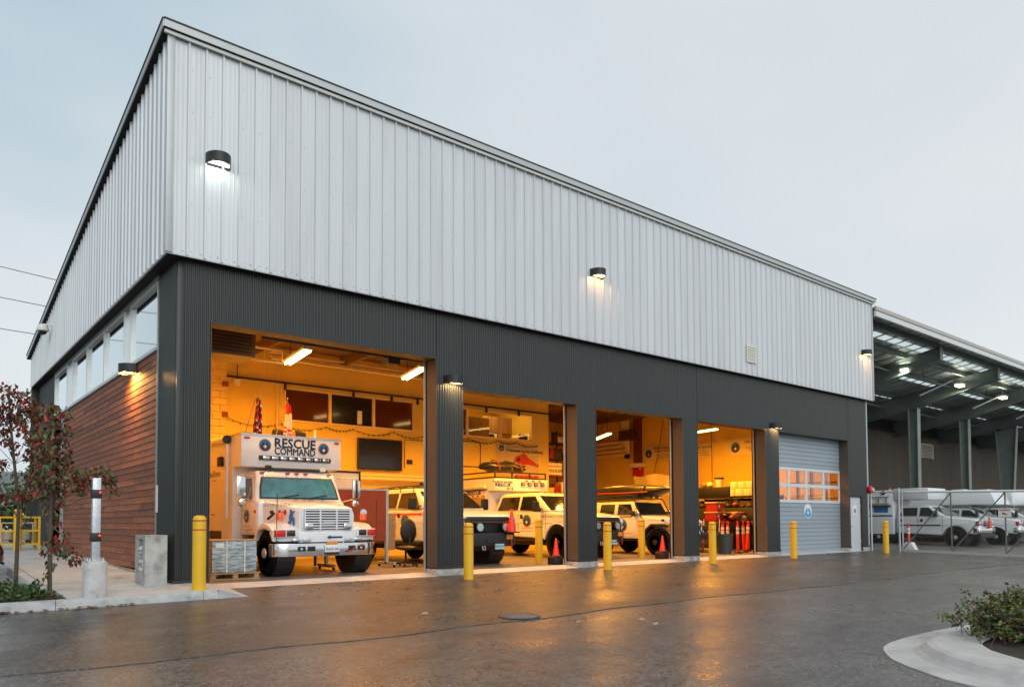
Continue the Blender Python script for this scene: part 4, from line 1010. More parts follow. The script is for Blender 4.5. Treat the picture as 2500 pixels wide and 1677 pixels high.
def mirror(root, x, y, z, s_, hgt=.32, wdt=.22, arm=.18, m=None):
    o = G().box(s_ * (abs(x) + arm), s_ * (abs(x) + arm) + s_ * wdt, y - .05, y + .06, z - hgt / 2, z + hgt / 2).build('mirror', m or M_BLK, root, bevel=.03, local=True)
    G().cyl((s_ * (abs(x) - .02), y + .03, z - .05), (s_ * (abs(x) + arm + .02), y, z - .08), .02, n=6).build('arm', m or M_BLK, o, local=True)
    return o

# ---------------------------------------------------------------- rescue command truck
tr = thing('command_truck', 'white rescue command box truck with chrome bumper and teal windscreen', 'truck', (3.42, 1.0, FZ))
K = dict(parent=tr, local=True)
def B(name, g, m, bevel=0., parent=None, **k): return g.build(name, m, parent or tr, bevel=bevel, local=True, **k)
B('chassis', G().box(-.45, .45, .3, 7.2, .42, .72), M_BLK)
# box body with nose over the cab
bw = 1.23
B('box_body', G().prism([(2.47, .62), (2.47, 2.42), (1.92, 2.42), (1.92, 3.17), (7.3, 3.17), (7.3, .62)], 'x', -bw, bw), M_WHITE, .02)
B('box_trim', G().box(-bw - .012, bw + .012, 1.905, 1.93, 3.14, 3.185).box(-bw - .012, -bw + .02, 1.93, 7.3, 3.14, 3.185).box(bw - .02, bw + .012, 1.93, 7.3, 3.14, 3.185), M_ALU)
# hood: lofted from grille to cowl
def loft(secs):
    g = G(); n = len(secs[0][1]); vs = []
    for y, sec in secs: vs += [(x, y, z) for x, z in sec]
    fs = []
    for i in range(len(secs) - 1):
        for j in range(n): fs.append((i * n + j, i * n + (j + 1) % n, (i + 1) * n + (j + 1) % n, (i + 1) * n + j))
    fs += [tuple(range(n)), tuple(range(len(secs) * n - 1, (len(secs) - 1) * n - 1, -1))]
    return g.add(vs, fs)
def hsec(hw, zb, zt, ro=.10): return [(-hw, zb), (-hw, zt - ro * 1.3), (-hw + ro * .4, zt - ro * .4), (-hw + ro * 1.4, zt), (0, zt + .02), (hw - ro * 1.4, zt), (hw - ro * .4, zt - ro * .4), (hw, zt - ro * 1.3), (hw, zb)]
B('hood', loft([(.10, hsec(.64, .74, 1.44)), (.16, hsec(.66, .74, 1.49)), (.7, hsec(.76, .74, 1.55)), (1.45, hsec(.96, .74, 1.66))]), M_WHITE, 0, smooth=True)
# fenders with arches
fp = [(.08, .72), (.06, .98), (.12, 1.06), (.42, 1.17), (.62, 1.22), (.85, 1.20), (1.12, 1.06), (1.26, .80)] + arc(.60, .48, .56, 25, 155, 10)[0:] 
fp = [(.08, .74), (.06, .98), (.12, 1.04), (.40, 1.14), (.60, 1.18), (.82, 1.15), (1.08, 1.02), (1.24, .74)] + arc(.62, .50, .555, 26, 154, 12)
for s_ in (-1, 1):
    g = G().prism(fp, 'x', s_ * .60, s_ * 1.20)
    g.warp(lambda x, y, z: (x * (1 - .05 * max(0, .45 - y)), y + (.10 * max(0, abs(x) - .9) / .3 if y < .3 else 0), z - (.05 if abs(x) > 1.1 and z > 1.0 else 0)))
    B('fender', g, M_WHITE, .035, seg=3)
    B('wheel_well', G().lathe([(.53, 0), (.53, .40)], (.70 if s_ > 0 else -1.10, .62, .50), 'x', 20), M_BLK)
# grille
B('grille_frame', G().box(-.58, .58, .075, .12, .96, 1.45), M_WHITE, .012)
B('grille_backing', G().box(-.545, .545, .068, .074, .985, 1.425), M_BLK)
for i in range(8): B('grille_bar', G().box(-.545, .545, .035, .068, 1.005 + i * .055, 1.03 + i * .055), M_WHITE)
for x in (-.545, -.19, .19, .515): B('grille_upright', G().box(x, x + .03, .040, .068, .985, 1.43), M_WHITE)
B('grille_badge', G().prism([(-.16, 1.10), (.12, 1.10), (.16, 1.16), (-.12, 1.16)], 'y', .018, .034), M_CHR)
for s_ in (-1, 1): B('grille_strobe', G().box(s_ * .36, s_ * .54, .0, .035, 1.0, 1.11), M_CHR, .01)
B('lower_apron', G().box(-.66, .66, .06, .11, .72, .955), M_WHITE, .01)
arw = G().prism([(-.02, .82), (.06, .865), (.06, .838), (.34, .838), (.34, .802), (.06, .802), (.06, .775)], 'y', .05, .058)
B('arrow_decal', arw, M_NAVY)
# headlamp pods
for s_ in (-1, 1):
    B('headlamp_pod', G().box(s_ * .68, s_ * 1.16, .05, .2, .83, 1.0), M_OFFW, .02)
    B('headlamp', G().box(s_ * .74, s_ * .93, .038, .06, .85, .98), M_VGL, .015)
    B('turn_lamp', G().box(s_ * .95, s_ * 1.17, .032, .14, .845, .985), M_RED, .015)
    B('beacon_lamp', G().lathe([(.07, 0), (.075, .09), (.06, .15), (.01, .16)], (s_ * .98, .30, 1.19 if s_ < 0 else 1.19), n=14), mat('orange_lens', (.95, .12, .02), .3, coat=.4), smooth=True)
    for k, x in enumerate((.40, .62)): B('fog_lamp', G().box(s_ * x, s_ * (x + .18), .01, .09, .735, .80), M_CHR if k else M_STEEL, .012)
# chrome bumper
bp = [(-1.22, .30), (-1.20, .16), (-1.02, .02), (-.9, 0), (.9, 0), (1.02, .02), (1.20, .16), (1.22, .30), (1.10, .30), (.9, .1), (-.9, .1), (-1.10, .30)]
bg_ = G().prism(bp, 'z', .42, .70); B('bumper', bg_, M_CHR, .02, seg=3)
for x in (-.62, -.40, .55, .77): B('bumper_recess', G().box(x - .09, x + .09, -.006, .01, .53, .635), M_BLK, .012)
for x in (-.62, .77): B('tow_eye', G().lathe([(.02, 0), (.03, .008), (.02, .016)], (x, -.02, .58), 'y', 12), M_STEEL)
B('licence_plate', G().box(-.10, .24, -.022, -.012, .50, .66), mat('plate_white', (.75, .78, .82), .4), .004)
text('R603-0A', .085, (.07, -.024, .565), X, Z, M_NAVY, tr, local=True)
B('permit_plate', G().box(-.06, .20, -.022, -.010, .665, .735), mat('permit_orange', (.75, .27, .03), .5), .004)
B('hitch_box', G().box(-.09, .23, -.03, .0, .44, .497), M_BLK); B('tow_hook', G().tube([(.42, -.03, .50), (.52, -.06, .53), (.60, -.03, .60)], .018), M_REDB)
# cab
B('cab', G().prism([(1.35, .86), (1.35, 1.60), (1.50, 1.66), (1.70, 2.20), (1.78, 2.32), (2.45, 2.34), (2.45, .86)], 'x', -1.05, 1.05).warp(lambda x, y, z: (x * (1 - .10 * max(0, z - 1.66) / .68), y, z)), M_WHITE, .05, seg=3)
def cabx(y, z): return 1.05 * (1 - .10 * max(0, z - 1.66) / .68) + .002
# windscreen on the raked front
wsn = Vector((0, -(2.20 - 1.66), .20)).normalized()
def wpt(x, t): return Vector((x, 1.50 + .20 * t, 1.66 + .54 * t)) + wsn * .012
gk = [(-.96, .03), (.96, .03), (.93, .5), (.86, .96), (-.86, .96), (-.93, .5)]
B('windscreen_gasket', G().plate([wpt(x, t) for x, t in gk], wsn, .012), M_BLK, .004)
B('windscreen', G().plate([wpt(x * .955, .5 + (t - .5) * .88) + wsn * .013 for x, t in gk], wsn, .006), M_WSH)
for x in (-.45, .25):
    a = wpt(x, .06) + wsn * .03; b = wpt(x + .42, .20) + wsn * .03; B('wiper', G().tube([a, (a + b) / 2 + wsn * .01, b], .012, 5), M_BLK)
for x in (-.82, -.22, .0, .22, .82): B('marker_lamp', G().box(x - .05, x + .05, 1.69, 1.74, 2.262, 2.30), M_RED, .008)
sidepoly(tr, 'door_panel', M_WHITE, [(1.42, .92), (1.42, 1.58), (1.62, 1.70), (1.86, 2.22), (2.34, 2.22), (2.34, .92)], cabx, .010, bevel=.004)
sidepoly(tr, 'door_window', M_VGL, [(1.66, 1.70), (1.88, 2.16), (2.28, 2.16), (2.28, 1.66), (1.70, 1.64)], lambda y, z: cabx(y, z) + .011, .006)
sidepoly(tr, 'door_handle', M_CHR, [(2.18, 1.40), (2.18, 1.44), (2.28, 1.44), (2.28, 1.40)], lambda y, z: cabx(y, z) + .012, .02)
emblem(tr, (-1.07, 1.98, 1.29), -Y, Z, .15, local=True)
text('TRAFFIC CONTROL', .05, (-1.07, 1.95, 1.06), -Y, Z, M_REDB, tr, local=True); text('AN ALL VOLUNTEER TEAM', .045, (-1.07, 1.9, .98), -Y, Z, M_NAVY, tr, local=True)
B('step_tank', G().box(-1.05, -.55, 1.45, 2.4, .40, .80), M_BLK, .04); B('step_tank', G().box(.55, 1.05, 1.45, 2.4, .40, .80), M_BLK, .04)
for s_ in (-1, 1):
    mo = B('mirror', G().box(s_ * 1.30, s_ * 1.50, 1.40, 1.47, 1.72, 2.16), M_CHR, .02)
    B('mirror_glass', G().box(s_ * 1.32, s_ * 1.48, 1.466, 1.474, 1.74, 2.14), mat('mirror_face', (.3, .28, .25), .08, metal=1), parent=mo)
    B('mirror_arm', G().tube([(s_ * 1.0, 1.66, 2.2), (s_ * 1.40, 1.45, 2.19), (s_ * 1.40, 1.45, 1.70), (s_ * 1.04, 1.58, 1.62)], .014), M_STEEL, parent=mo)
    B('spot_mirror', G().ball((s_ * 1.38, 1.44, 1.60), .10, 12, (1, .5, 1)), M_CHR, parent=mo, smooth=True)
# lettering and badges on the box nose
text('RESCUE', .30, (.05, 1.918, 2.99), X, Z, M_NAVY, tr, local=True, bold=.011, fit=1.0)
text('COMMAND', .235, (.05, 1.918, 2.80), X, Z, M_NAVY, tr, local=True, bold=.0075, fit=1.0)
emblem(tr, (-.68, 1.914, 2.93), X, Z, .145, local=True); emblem(tr, (.77, 1.914, 2.92), X, Z, .14, local=True)
lb = B('light_bar', G().box(-.83, .94, 1.86, 1.915, 2.585, 2.685), M_BLK, .012)
for i in range(8): B('light_module', G().box(-.75 + i * .21, -.59 + i * .21, 1.842, 1.862, 2.60, 2.67), M_CHR, .008, parent=lb)
for x in (-1.10, 1.12): B('clearance_lamp', G().ball((x, 1.912, 3.08), .08, 10, (1, .25, .35)), M_RED, smooth=True)
B('work_lamp', G().box(-.72, -.58, 1.75, 1.83, 2.36, 2.46), M_BLK, .015); B('work_lamp', G().box(.60, .74, 1.72, 1.80, 2.35, 2.45), M_OFFW, .015)
B('deflector', G().box(-.5, .80, 1.76, 1.80, 2.34, 2.39), M_BLK)
# awning roll, side lamp and side lettering
B('awning', G().cyl((-bw - .09, 2.6, 3.08), (-bw - .09, 7.1, 3.08), .085, n=14), M_OFFW, smooth=True)
B('awning_arm', G().box(-bw - .10, -bw - .05, 2.62, 2.68, 1.25, 3.05), M_ALU); B('awning_end', G().cyl((-bw - .09, 2.57, 3.08), (-bw - .09, 2.63, 3.08), .10, n=12), M_BLK)
B('side_lamp', G().box(-bw - .10, -bw, 3.05, 3.3, 2.48, 2.72), M_BLK, .04)
text('BlueShore', .22, (-bw - .006, 3.75, 2.33), -Y, Z, M_NAVY, tr, local=True); text('FINANCIAL', .07, (-bw - .006, 3.7, 2.17), -Y, Z, M_NAVY, tr, local=True)
text('emergency', .08, (-bw - .006, 3.8, 1.35), -Y, Z, M_NAVY, tr, local=True)
B('locker', G().box(-bw - .01, -bw + .2, 3.2, 4.6, .62, .95), M_BLK)
# bonnet lettering, flag, climber silhouette
text('NS 1', .26, (.02, 1.05, 1.652), X, Vector((0, .99, .14)), M_NAVY, tr, local=True, slant=.2, wide=1.5, bold=.006)
hn = Vector((.02, -1, .2))
text('THE LOOKING GLASS NS 1', .085, (-.86, .74, 1.52), Vector((.30, -.95, .0)), Vector((.10, .02, .99)), M_NAVY, tr, local=True, slant=.3)
fl_ = Vector((.22, -.97, 0)).normalized(); fc = Vector((-.815, .56, 1.36)); fnn = fl_.cross(Z)
g = G()
for a, b, mi in ((-.14, -.05, 0), (-.05, .05, 1), (.05, .14, 0)): g.plate([fc + fl_ * a - Z * .05, fc + fl_ * b - Z * .05, fc + fl_ * b + Z * .05, fc + fl_ * a + Z * .05], fnn, .005, mi)
g.plate([fc + fl_ * x + Z * y + fnn * .003 for x, y in ((-.03, 0), (0, .035), (.03, 0), (0, -.035))], fnn, .004, 0)
B('flag_decal', g, [mat('flag_red', (.5, .015, .015), .4), M_OFFW])
cl = [(-.05, -.18), (-.01, -.17), (.0, -.05), (.05, -.07), (.05, -.18), (.09, -.18), (.10, -.02), (.04, .03), (.06, .10), (.10, .13), (.09, .16), (.03, .13), (.0, .19), (-.05, .17), (-.03, .12), (-.07, .02), (-.06, -.06), (-.12, -.12), (-.11, -.17)]
cc = Vector((-.725, .30, 1.24)); cr = Vector((.35, -.93, 0)).normalized()
B('climber_decal', G().plate([cc + cr * x * 1.0 + Z * y * 1.0 for x, y in cl], cr.cross(Z), .006), M_BLUE)
for x, y, z, h in ((-1.12, .12, .70, 1.05), (1.2, .1, .70, .95)): B('antenna', G().tube([(x, y, z), (x + .01, y, z + h)], .008, 5), M_DKSTEEL)
B('horn', G().cyl((1.0, .45, 1.36), (.98, .28, 1.36), .03, .08, n=14), M_CHR, smooth=True); B('hood_latch', G().tube([(-.98, .95, 1.22), (-.92, .75, 1.34)], .03, 6), M_BLK)
B('hood_badge', G().box(-1.0, -.985, .62, .80, 1.33, 1.40), M_BLK)
B('exhaust_marker', G().box(-1.09, -1.06, 1.42, 1.50, 1.36, 1.42), M_RED)
for s_ in (-1, 1):
    wheel(tr, s_ * 1.04, .62, .49, .28, s_, M_ALLOY, 10, .60); wheel(tr, s_ * .98, 5.3, .49, .5, s_, M_CHR, 0, .60)
# roof gear and flags on the truck
B('roof_hatch', G().box(-1.1, -.8, 2.3, 2.7, 3.17, 3.24), M_DKSTEEL)
for i, (x, m_) in enumerate(((-.1, M_DKSTEEL), (.18, M_AMB), (.46, M_DKSTEEL))): B('roof_drum', G().cyl((x - .12, 2.6, 3.29), (x + .12, 2.6, 3.29), .12, n=14), m_, .02)
B('roof_mast', G().cyl((.72, 2.3, 3.17), (.72, 2.3, 3.42), .03, n=8), M_OFFW)
def flag(x, y, ht, label, mats, pattern):
    z0 = FZ + 3.17
    t = thing('flag', label, 'flag', (x, y, z0), group='flags on the command truck roof')
    G().tube([(x - .30, y, z0), (x, y, z0 + ht)], .012, 6).build('pole', M_PAL, t); G().ball((x, y, z0 + ht + .02), .025, 8).build('finial', M_GOLD, t)
    g = G(); nx, nz = 12, 16; P = []
    for j in range(nz + 1):
        for i in range(nx + 1):
            a, b = i / nx, j / nz
            P.append((x - .02 + .17 * a * (.5 + .5 * b) - .10 * b * .4 + .02 * math.sin(a * 12 + b * 5), y + .07 * math.sin(a * 11 + b * 2.5), z0 + ht - .02 - (ht - .12) * b - .12 * a))
    fs = []; ms = []
    for j in range(nz):
        for i in range(nx): fs.append((j * (nx + 1) + i, j * (nx + 1) + i + 1, (j + 1) * (nx + 1) + i + 1, (j + 1) * (nx + 1) + i)); ms.append(pattern(i / nx, j / nz))
    b0_ = len(g.v); g.v += P
    for f, m_ in zip(fs, ms): g.f.append(f); g.m.append(m_)
    g.build('cloth', mats, t, smooth=True)
MR = mat('flag_cloth_red', (.55, .02, .015), .7); MW = mat('flag_cloth_white', (.75, .70, .6), .7); MN = mat('flag_cloth_navy', (.02, .025, .10), .7)
flag(2.73, 3.4, 1.0, 'furled striped flag in red white and navy left of the other flag', [MR, MW, MN], lambda a, b: (0 if (a * 2 + b * 5) % 1 < .38 else 1 if (a * 2 + b * 5) % 1 < .52 else 2))
flag(3.47, 3.4, .95, 'furled red and white flag right of the other flag', [MR, MW], lambda a, b: 0 if b < .38 - a * .2 or (b > .72 and (a * 3 + b * 7) % 1 < .55) else 1)

# ---------------------------------------------------------------- crew cab pickups
def pickup(name, label, loc, P):
    t = thing(name, label, 'pickup truck', loc)
    def B(nm, g, m, bevel=0., parent=None, **k): return g.build(nm, m, parent or t, bevel=bevel, local=True, **k)
    BD = P.get('paint', M_WHITE); wr = P.get('wr', .43); yf, yr = .98, P.get('yr', 4.9); zs = P.get('lift', 0.); hw = 1.0
    end = P.get('end', 6.2); cb = P.get('cab_end', 4.30)
    ar = wr + .09; zc_ = wr
    low = [(.10, .55 + zs), (.02, .70 + zs), (.0, 1.05 + zs), (.06, 1.20 + zs), (.30, 1.27 + zs), (1.50, 1.38 + zs), (cb, 1.40 + zs)]
    low += ([(cb, 1.40 + zs), (end, 1.40 + zs), (end, .62 + zs)] if P.get('bed', True) else [(cb, .60 + zs)])
    if P.get('bed', True): low += [(yr + ar + .05, .60 + zs)] + arc(yr, zc_, ar, 25, 155, 9) + [(yr - ar - .05, .50 + zs)]
    low += [(yf + ar + .06, .50 + zs)] + arc(yf, zc_, ar, 20, 160, 11)
    ded = [];
    for q in low:
        if not ded or (abs(q[0] - ded[-1][0]) + abs(q[1] - ded[-1][1])) > 1e-4: ded.append(q)
    g = G().prism(ded, 'x', -hw, hw)
    g.warp(lambda x, y, z: (x * (1 - .05 * max(0, 1 - y / .8)) * (1 - (.035 if z > 1.1 + zs else 0)), y, z))
    B('body', g, BD, .07, seg=4)
    z0, z1 = 1.38 + zs, P.get('roof', 2.02)
    gh = [(1.34, z0), (2.10, z1 - .09), (2.28, z1), (cb - .35, z1), (cb - .12, z1 - .08), (cb, z0)]
    gx = lambda y, z: (.965 - .17 * (z - z0) / (z1 - z0))
    B('cab', G().prism(gh, 'x', -1, 1).warp(lambda x, y, z: (x * gx(y, z), y, z)), BD, .06, seg=4)
    zb, zt = z0 + .06, z1 - .12; mid = 1.5 + (cb - 1.42) * .50
    sidepoly(t, 'front_window', M_VGL, [(1.74, zb - .02), (2.16, zt), (mid - .07, zt), (mid - .05, zb), (1.78, zb - .05)], lambda y, z: gx(y, z) + .012, .006)
    sidepoly(t, 'rear_window', M_VGL, [(mid + .06, zb), (mid + .06, zt), (cb - .30, zt), (cb - .16, zb)], lambda y, z: gx(y, z) + .012, .006)
    n_ = Vector((0, -(z1 - .09 - z0), .76)).normalized()
    wp = lambda x, q: Vector((x, 1.34 + .76 * q, z0 + (z1 - .09 - z0) * q)) + n_ * .012
    B('windscreen', G().plate([wp(-.88, .06), wp(.88, .06), wp(.76, .95), wp(-.76, .95)], n_, .006), P.get('wmat', M_VGL))
    for x in (-.3, .35): B('wiper', G().tube([wp(x, .06) + n_ * .02, wp(x + .4, .16) + n_ * .025], .010, 5), M_BLK)
    sidepoly(t, 'body_crease', BD, [(1.2, 1.02 + zs), (1.2, 1.05 + zs), (cb - .05, 1.05 + zs), (cb - .05, 1.02 + zs)], lambda y, z: hw - .004, .012)
    # shut lines and handles
    for yy in (1.52, mid, cb - .10):
        for s_ in (-1, 1): B('door_gap', G().box(s_ * (hw - .004), s_ * (hw + .0015), yy, yy + .012, .62 + zs, 1.34 + zs), M_BLK)
    for yy in (mid - .22, cb - .32):
        for s_ in (-1, 1): B('door_handle', G().box(s_ * .99, s_ * 1.012, yy, yy + .12, 1.16 + zs, 1.29 + zs), M_BLK, .01)
    for s_ in (-1, 1): mirror(t, .93, 1.72, z0 + .16, s_)
    for s_ in (-1, 1): B('sill_step', G().box(s_ * .88, s_ * 1.03, yf + ar + .1, (yr - ar - .1) if P.get('bed', True) else cb, .42 + zs, .50 + zs), M_BLK, .02)
    B('underbody', G().box(-.8, .8, .4, end, .38, .62 + zs), M_BLK)
    for s_ in (-1, 1):
        B('wheel_well', G().lathe([(ar - .01, 0), (ar - .01, .5)], (.45 if s_ > 0 else -.95, yf, zc_), 'x', 18), M_BLK)
        B('arch_lip', G().tube([(s_ * 1.0, y, z) for y, z in arc(yf, zc_, ar + .01, 8, 172, 12)], .022, 5), P.get('lip', BD), smooth=True)
        wheel(t, s_ * .87, yf, wr, P.get('tw', .28), s_, P.get('rim', M_RIM), 8 if P.get('lugs', True) else 0); wheel(t, s_ * .87, yr, wr, .28, s_, P.get('rim', M_RIM), 0)
    # front end
    if P.get('front') == 'black':
        B('grille', G().prism([(-.72, .86), (-.74, 1.22), (-.66, 1.27), (.66, 1.27), (.74, 1.22), (.72, .86)], 'y', -.05, .06), M_BLK, .02)
        for z in (1.02, 1.17): B('grille_bar', G().box(-.60, .60, -.072, -.05, z, z + .05), M_DKSTEEL, .01)
        for s_ in (-1, 1): B('headlamp', G().box(s_ * .74, s_ * .97, -.005, .12, .95, 1.24), M_CHR, .03); 
        B('winch_bumper', G().prism([(-1.03, .14), (-.72, -.22), (.72, -.22), (1.03, .14), (1.0, .22), (-1.0, .22)], 'z', .50, .86), M_BLK, .03)
        B('brush_guard', G().tube([(-.62, -.2, .84), (-.62, -.16, 1.12), (.62, -.16, 1.12), (.62, -.2, .84)], .03, 8), M_BLK, smooth=True)
        for x in (-.42, .42):
            d_ = B('driving_lamp', G().cyl((x, -.24, 1.0), (x, -.14, 1.0), .115, n=18), M_BLK); B('lens', G().cyl((x, -.255, 1.0), (x, -.24, 1.0), .10, n=18), mat('lamp_lens', (.55, .68, .70), .12, metal=.7), parent=d_)
            B('shackle', G().tube([(x * .75 - .04, -.25, .52), (x * .75 - .04, -.27, .42), (x * .75 + .04, -.27, .42), (x * .75 + .04, -.25, .52)], .013, 6), M_STEEL)
        pl = B('licence_plate', G().box(.02, .32, -.30, -.29, .43, .57), mat('plate_teal', (.35, .55, .62), .4))
        text('NR5 019', .085, (.17, -.302, .50), X, Z, M_NAVY, t, local=True)
        B('permit_plate', G().box(.46, .66, -.235, -.225, .68, .80), MATS['permit_orange'])
        B('winch_strap', G().tube([(.60, -.25, .66), (.60, -.27, .42)], .015, 6), M_REDB)
        B('winch_fairlead', G().box(-.2, .2, -.245, -.22, .60, .70), M_DKSTEEL)
    else:
        B('grille', G().box(-.58, .58, -.03, .04, .92 + zs, 1.20 + zs), M_CHR, .015)
        for z in (.96, 1.04, 1.12): B('grille_slot', G().box(-.53, .53, -.038, -.028, z + zs, z + .05 + zs), M_BLK)
        for s_ in (-1, 1):
            B('headlamp', G().box(s_ * .62, s_ * .90, -.01, .10, .96 + zs, 1.18 + zs), M_CHR, .02); B('turn_lamp', G().box(s_ * .90, s_ * .965, .0, .14, .95 + zs, 1.17 + zs), M_RED, .02)
        B('bumper', G().prism([(-1.0, .22), (-.97, -.02), (-.7, -.14), (.7, -.14), (.97, -.02), (1.0, .22)], 'z', .62 + zs, .86 + zs), M_CHR if not P.get('blackb') else M_BLK, .03)
        B('air_dam', G().box(-.9, .9, -.06, .2, .40 + zs, .62 + zs), M_BLK, .02)
    return t, B
# bay 2 pickup with black winch bumper
t2, B2 = pickup('rescue_pickup', 'white crew cab pickup with black winch bumper parked in the second bay', (8.12, 1.50, FZ), dict(front='black', roof=2.08, lift=.10, wr=.44, cab_end=4.35, lip=M_BLK, rim=M_DKSTEEL, lugs=False, wmat=M_VGL))
sidepoly(t2, 'side_stripe', M_CONE, [(1.6, 1.33), (1.6, 1.38), (6.0, 1.38), (6.0, 1.33)], lambda y, z: 1.0, .004)
emblem(t2, (-1.006, 2.45, 1.14), -Y, Z, .22, local=True)
text('www.northshorerescue.com', .07, (-1.006, 2.2, .80), -Y, Z, M_REDB, t2, local=True)
B2('bonnet_decal', G().plate([(-.35, .30, 1.29), (.0, .18, 1.285), (.35, .30, 1.29), (.72, .22, 1.28), (.62, .62, 1.325), (.25, .5, 1.315), (-.1, .62, 1.325), (-.4, .52, 1.315)], (0, -.1, 1), .006), M_BLUE)
for y in (2.3, 3.0, 3.7):
    B2('rack_bar', G().tube([(-.82, y, 1.98), (-.82, y, 2.12), (.82, y, 2.12), (.82, y, 1.98)], .02, 6), M_BLK)
for x in (-.7, -.2, .3, .7): B2('rack_rail', G().tube([(x, 2.2, 2.15), (x, 5.8, 2.15)], .018, 6), M_BLK)
for i in range(4): B2('roof_lamp', G().box(-.7 + i * .4, -.55 + i * .4, 2.1, 2.2, 2.14, 2.24), M_BLK, .015)
cone(8.66, 1.16, .93, 'orange cone perched on the black winch bumper of the second bay pickup', .62)
# bay 3 truck with white box
t3, B3 = pickup('crew_cab_truck', 'white crew cab truck with a lettered white service box in the third bay', (13.07, 2.12, FZ), dict(roof=2.08, wr=.49, lift=.08, bed=False, cab_end=4.15, end=6.3, yr=5.0, rim=M_DKSTEEL, lugs=False, front='black', lip=M_WHITE))
emblem(t3, (-1.006, 2.42, 1.17), -Y, Z, .20, local=True)
text('NORTH SHORE', .08, (-1.006, 2.4, .93), -Y, Z, M_REDB, t3, local=True); text('www.northshorerescue.com', .06, (-1.006, 2.4, .84), -Y, Z, M_NAVY, t3, local=True)
text("NS4 THE 'NUTT MOBILE'", .10, (-1.006, 1.18, 1.30), -Y, Z, M_NAVY, t3, local=True, slant=.2)
B3('service_box', G().box(-1.22, 1.22, 3.90 + .36, 6.3, .75, 2.28), M_WHITE, .02)
B3('box_nose', G().box(-1.22, 1.22, 3.84, 6.3, 2.20, 2.62), M_WHITE, .025)
text('NORTH SHORE', .10, (-.86, 3.834, 2.50), X, Z, M_NAVY, t3, local=True, bold=.003, wide=1.25); text('RESCUE', .14, (-.86, 3.834, 2.40), X, Z, M_NAVY, t3, local=True, bold=.006, wide=1.4)
g = G()
for a, b, mi in ((-.66, -.60, 0), (-.60, -.48, 1), (-.48, -.42, 0)): g.box(a, b, 3.828, 3.836, 2.23, 2.33, mi)
g.prism([(-.57, 2.28), (-.54, 2.31), (-.51, 2.28), (-.54, 2.25)], 'y', 3.824, 3.830, 0); B3('flag_decal', g, [MATS['flag_red'], M_OFFW])
for i in range(4): 
    o_ = B3('box_lamp', G().box(-.06 + i * .30, .13 + i * .30, 3.79, 3.84, 2.38, 2.52), M_DKSTEEL, .03); B3('box_lamp_lens', G().box(-.04 + i * .30, .11 + i * .30, 3.782, 3.79, 2.40, 2.50), mat('lens_grey', (.35, .32, .30), .2, metal=.5), parent=o_)
for i in range(3): B3('marker_lamp', G().box(.16 + i * .30, .26 + i * .30, 3.80, 3.84, 2.545, 2.59), M_RED, .01)
B3('warning_lamp', G().cyl((.62, 3.0, 2.08), (.62, 3.0, 2.30), .10, n=14), M_AMB, .02)
for i in range(5): B3('cab_lamp', G().ball((-.6 + i * .3, 2.32, 2.10), .035, 8, (1.5, 1, .7)), M_RED, smooth=True)
for z in (2.66, 2.84): B3('roof_rail', G().tube([(-1.15, 3.9, z), (1.15, 3.9, z)], .025, 6), M_BLK); B3('roof_rail', G().tube([(-1.15, 3.9, z), (-1.15, 6.3, z)], .025, 6), M_BLK)
for x in (-1.15, -.4, .4, 1.15): B3('rail_post', G().box(x - .02, x + .02, 3.88, 3.92, 2.6, 2.86), M_BLK)
for i in range(5): B3('rope_bag', G().ball((.1 + i * .22, 4.2, 2.72), .10, 8, (1.3, 1, .8)), MATS['gear_red'], smooth=True)
# lockers and lettering on the box side
for y in (4.32, 5.2): B3('side_shutter', G().box(-1.228, -1.22, y, y + .8, 1.0, 2.0), M_CARD)
B3('corner_post', G().box(-1.25, -1.16, 4.24, 4.32, .8, 2.2), M_OFFW)
text('RESCUE', .2, (-1.23, 5.0, 2.14), -Y, Z, M_NAVY, t3, local=True, bold=.006, wide=1.2)
for i in range(6): B3('chevron_tape', G().box(-1.232, -1.228, 4.4 + i * .3, 4.55 + i * .3, 2.01, 2.06), MATS['flag_red'])
B3('awning', G().cyl((-1.33, 4.2, 2.34), (-1.33, 6.2, 2.34), .07, n=12), M_OFFW, smooth=True)
# sled on the box roof
sl = thing('rescue_sled', 'black wrapped rescue sled lying across the service box roof rack', 'sled', (12.7, 6.4, 2.98))
g = G().ball((12.65, 6.5, 3.10), 1.0, 18, (1.05, .4, .23)).warp(lambda x, y, z: (x, y, max(z, 2.985) + .04 * math.sin(x * 7)))
g.build('hull', mat('hull_black', (.012, .012, .012), .38), sl, smooth=True)
for x in (12.2, 12.75, 13.2): G().tube([(x, 6.08, 3.0), (x, 6.2, 3.26), (x, 6.5, 3.37), (x, 6.85, 3.2)], .02, 5).build('strap', MATS['gear_red'], sl)

# ---------------------------------------------------------------- off-road vehicle in the fourth bay
jp = thing('off_road_vehicle', 'white four-door off-road vehicle with black fenders and loaded roof rack', 'off-road vehicle', (16.72, 1.50, FZ))
def BJ(nm, g, m, bevel=0., parent=None, **k): return g.build(nm, m, parent or jp, bevel=bevel, local=True, **k)
hw = .80
BJ('tub', G().prism([(1.62, .55), (1.62, 1.32), (4.15, 1.32), (4.15, .60), (3.95, .60)] + arc(3.5, .46, .50, 20, 160, 9) + [(2.95, .55)], 'x', -hw, hw), M_WHITE, .03)
BJ('bonnet', loft([(.10, hsec(.62, .62, 1.16, .06)), (.14, hsec(.64, .62, 1.20, .06)), (1.62, hsec(.78, .62, 1.33, .06))]), M_WHITE, smooth=True)
BJ('grille', G().box(-.62, .62, .05, .12, .66, 1.15), M_WHITE, .02)
for i in range(7): BJ('grille_slot', G().box(-.27 + i * .08 - .022, -.27 + i * .08 + .022, .043, .051, .74, 1.07), M_BLK)
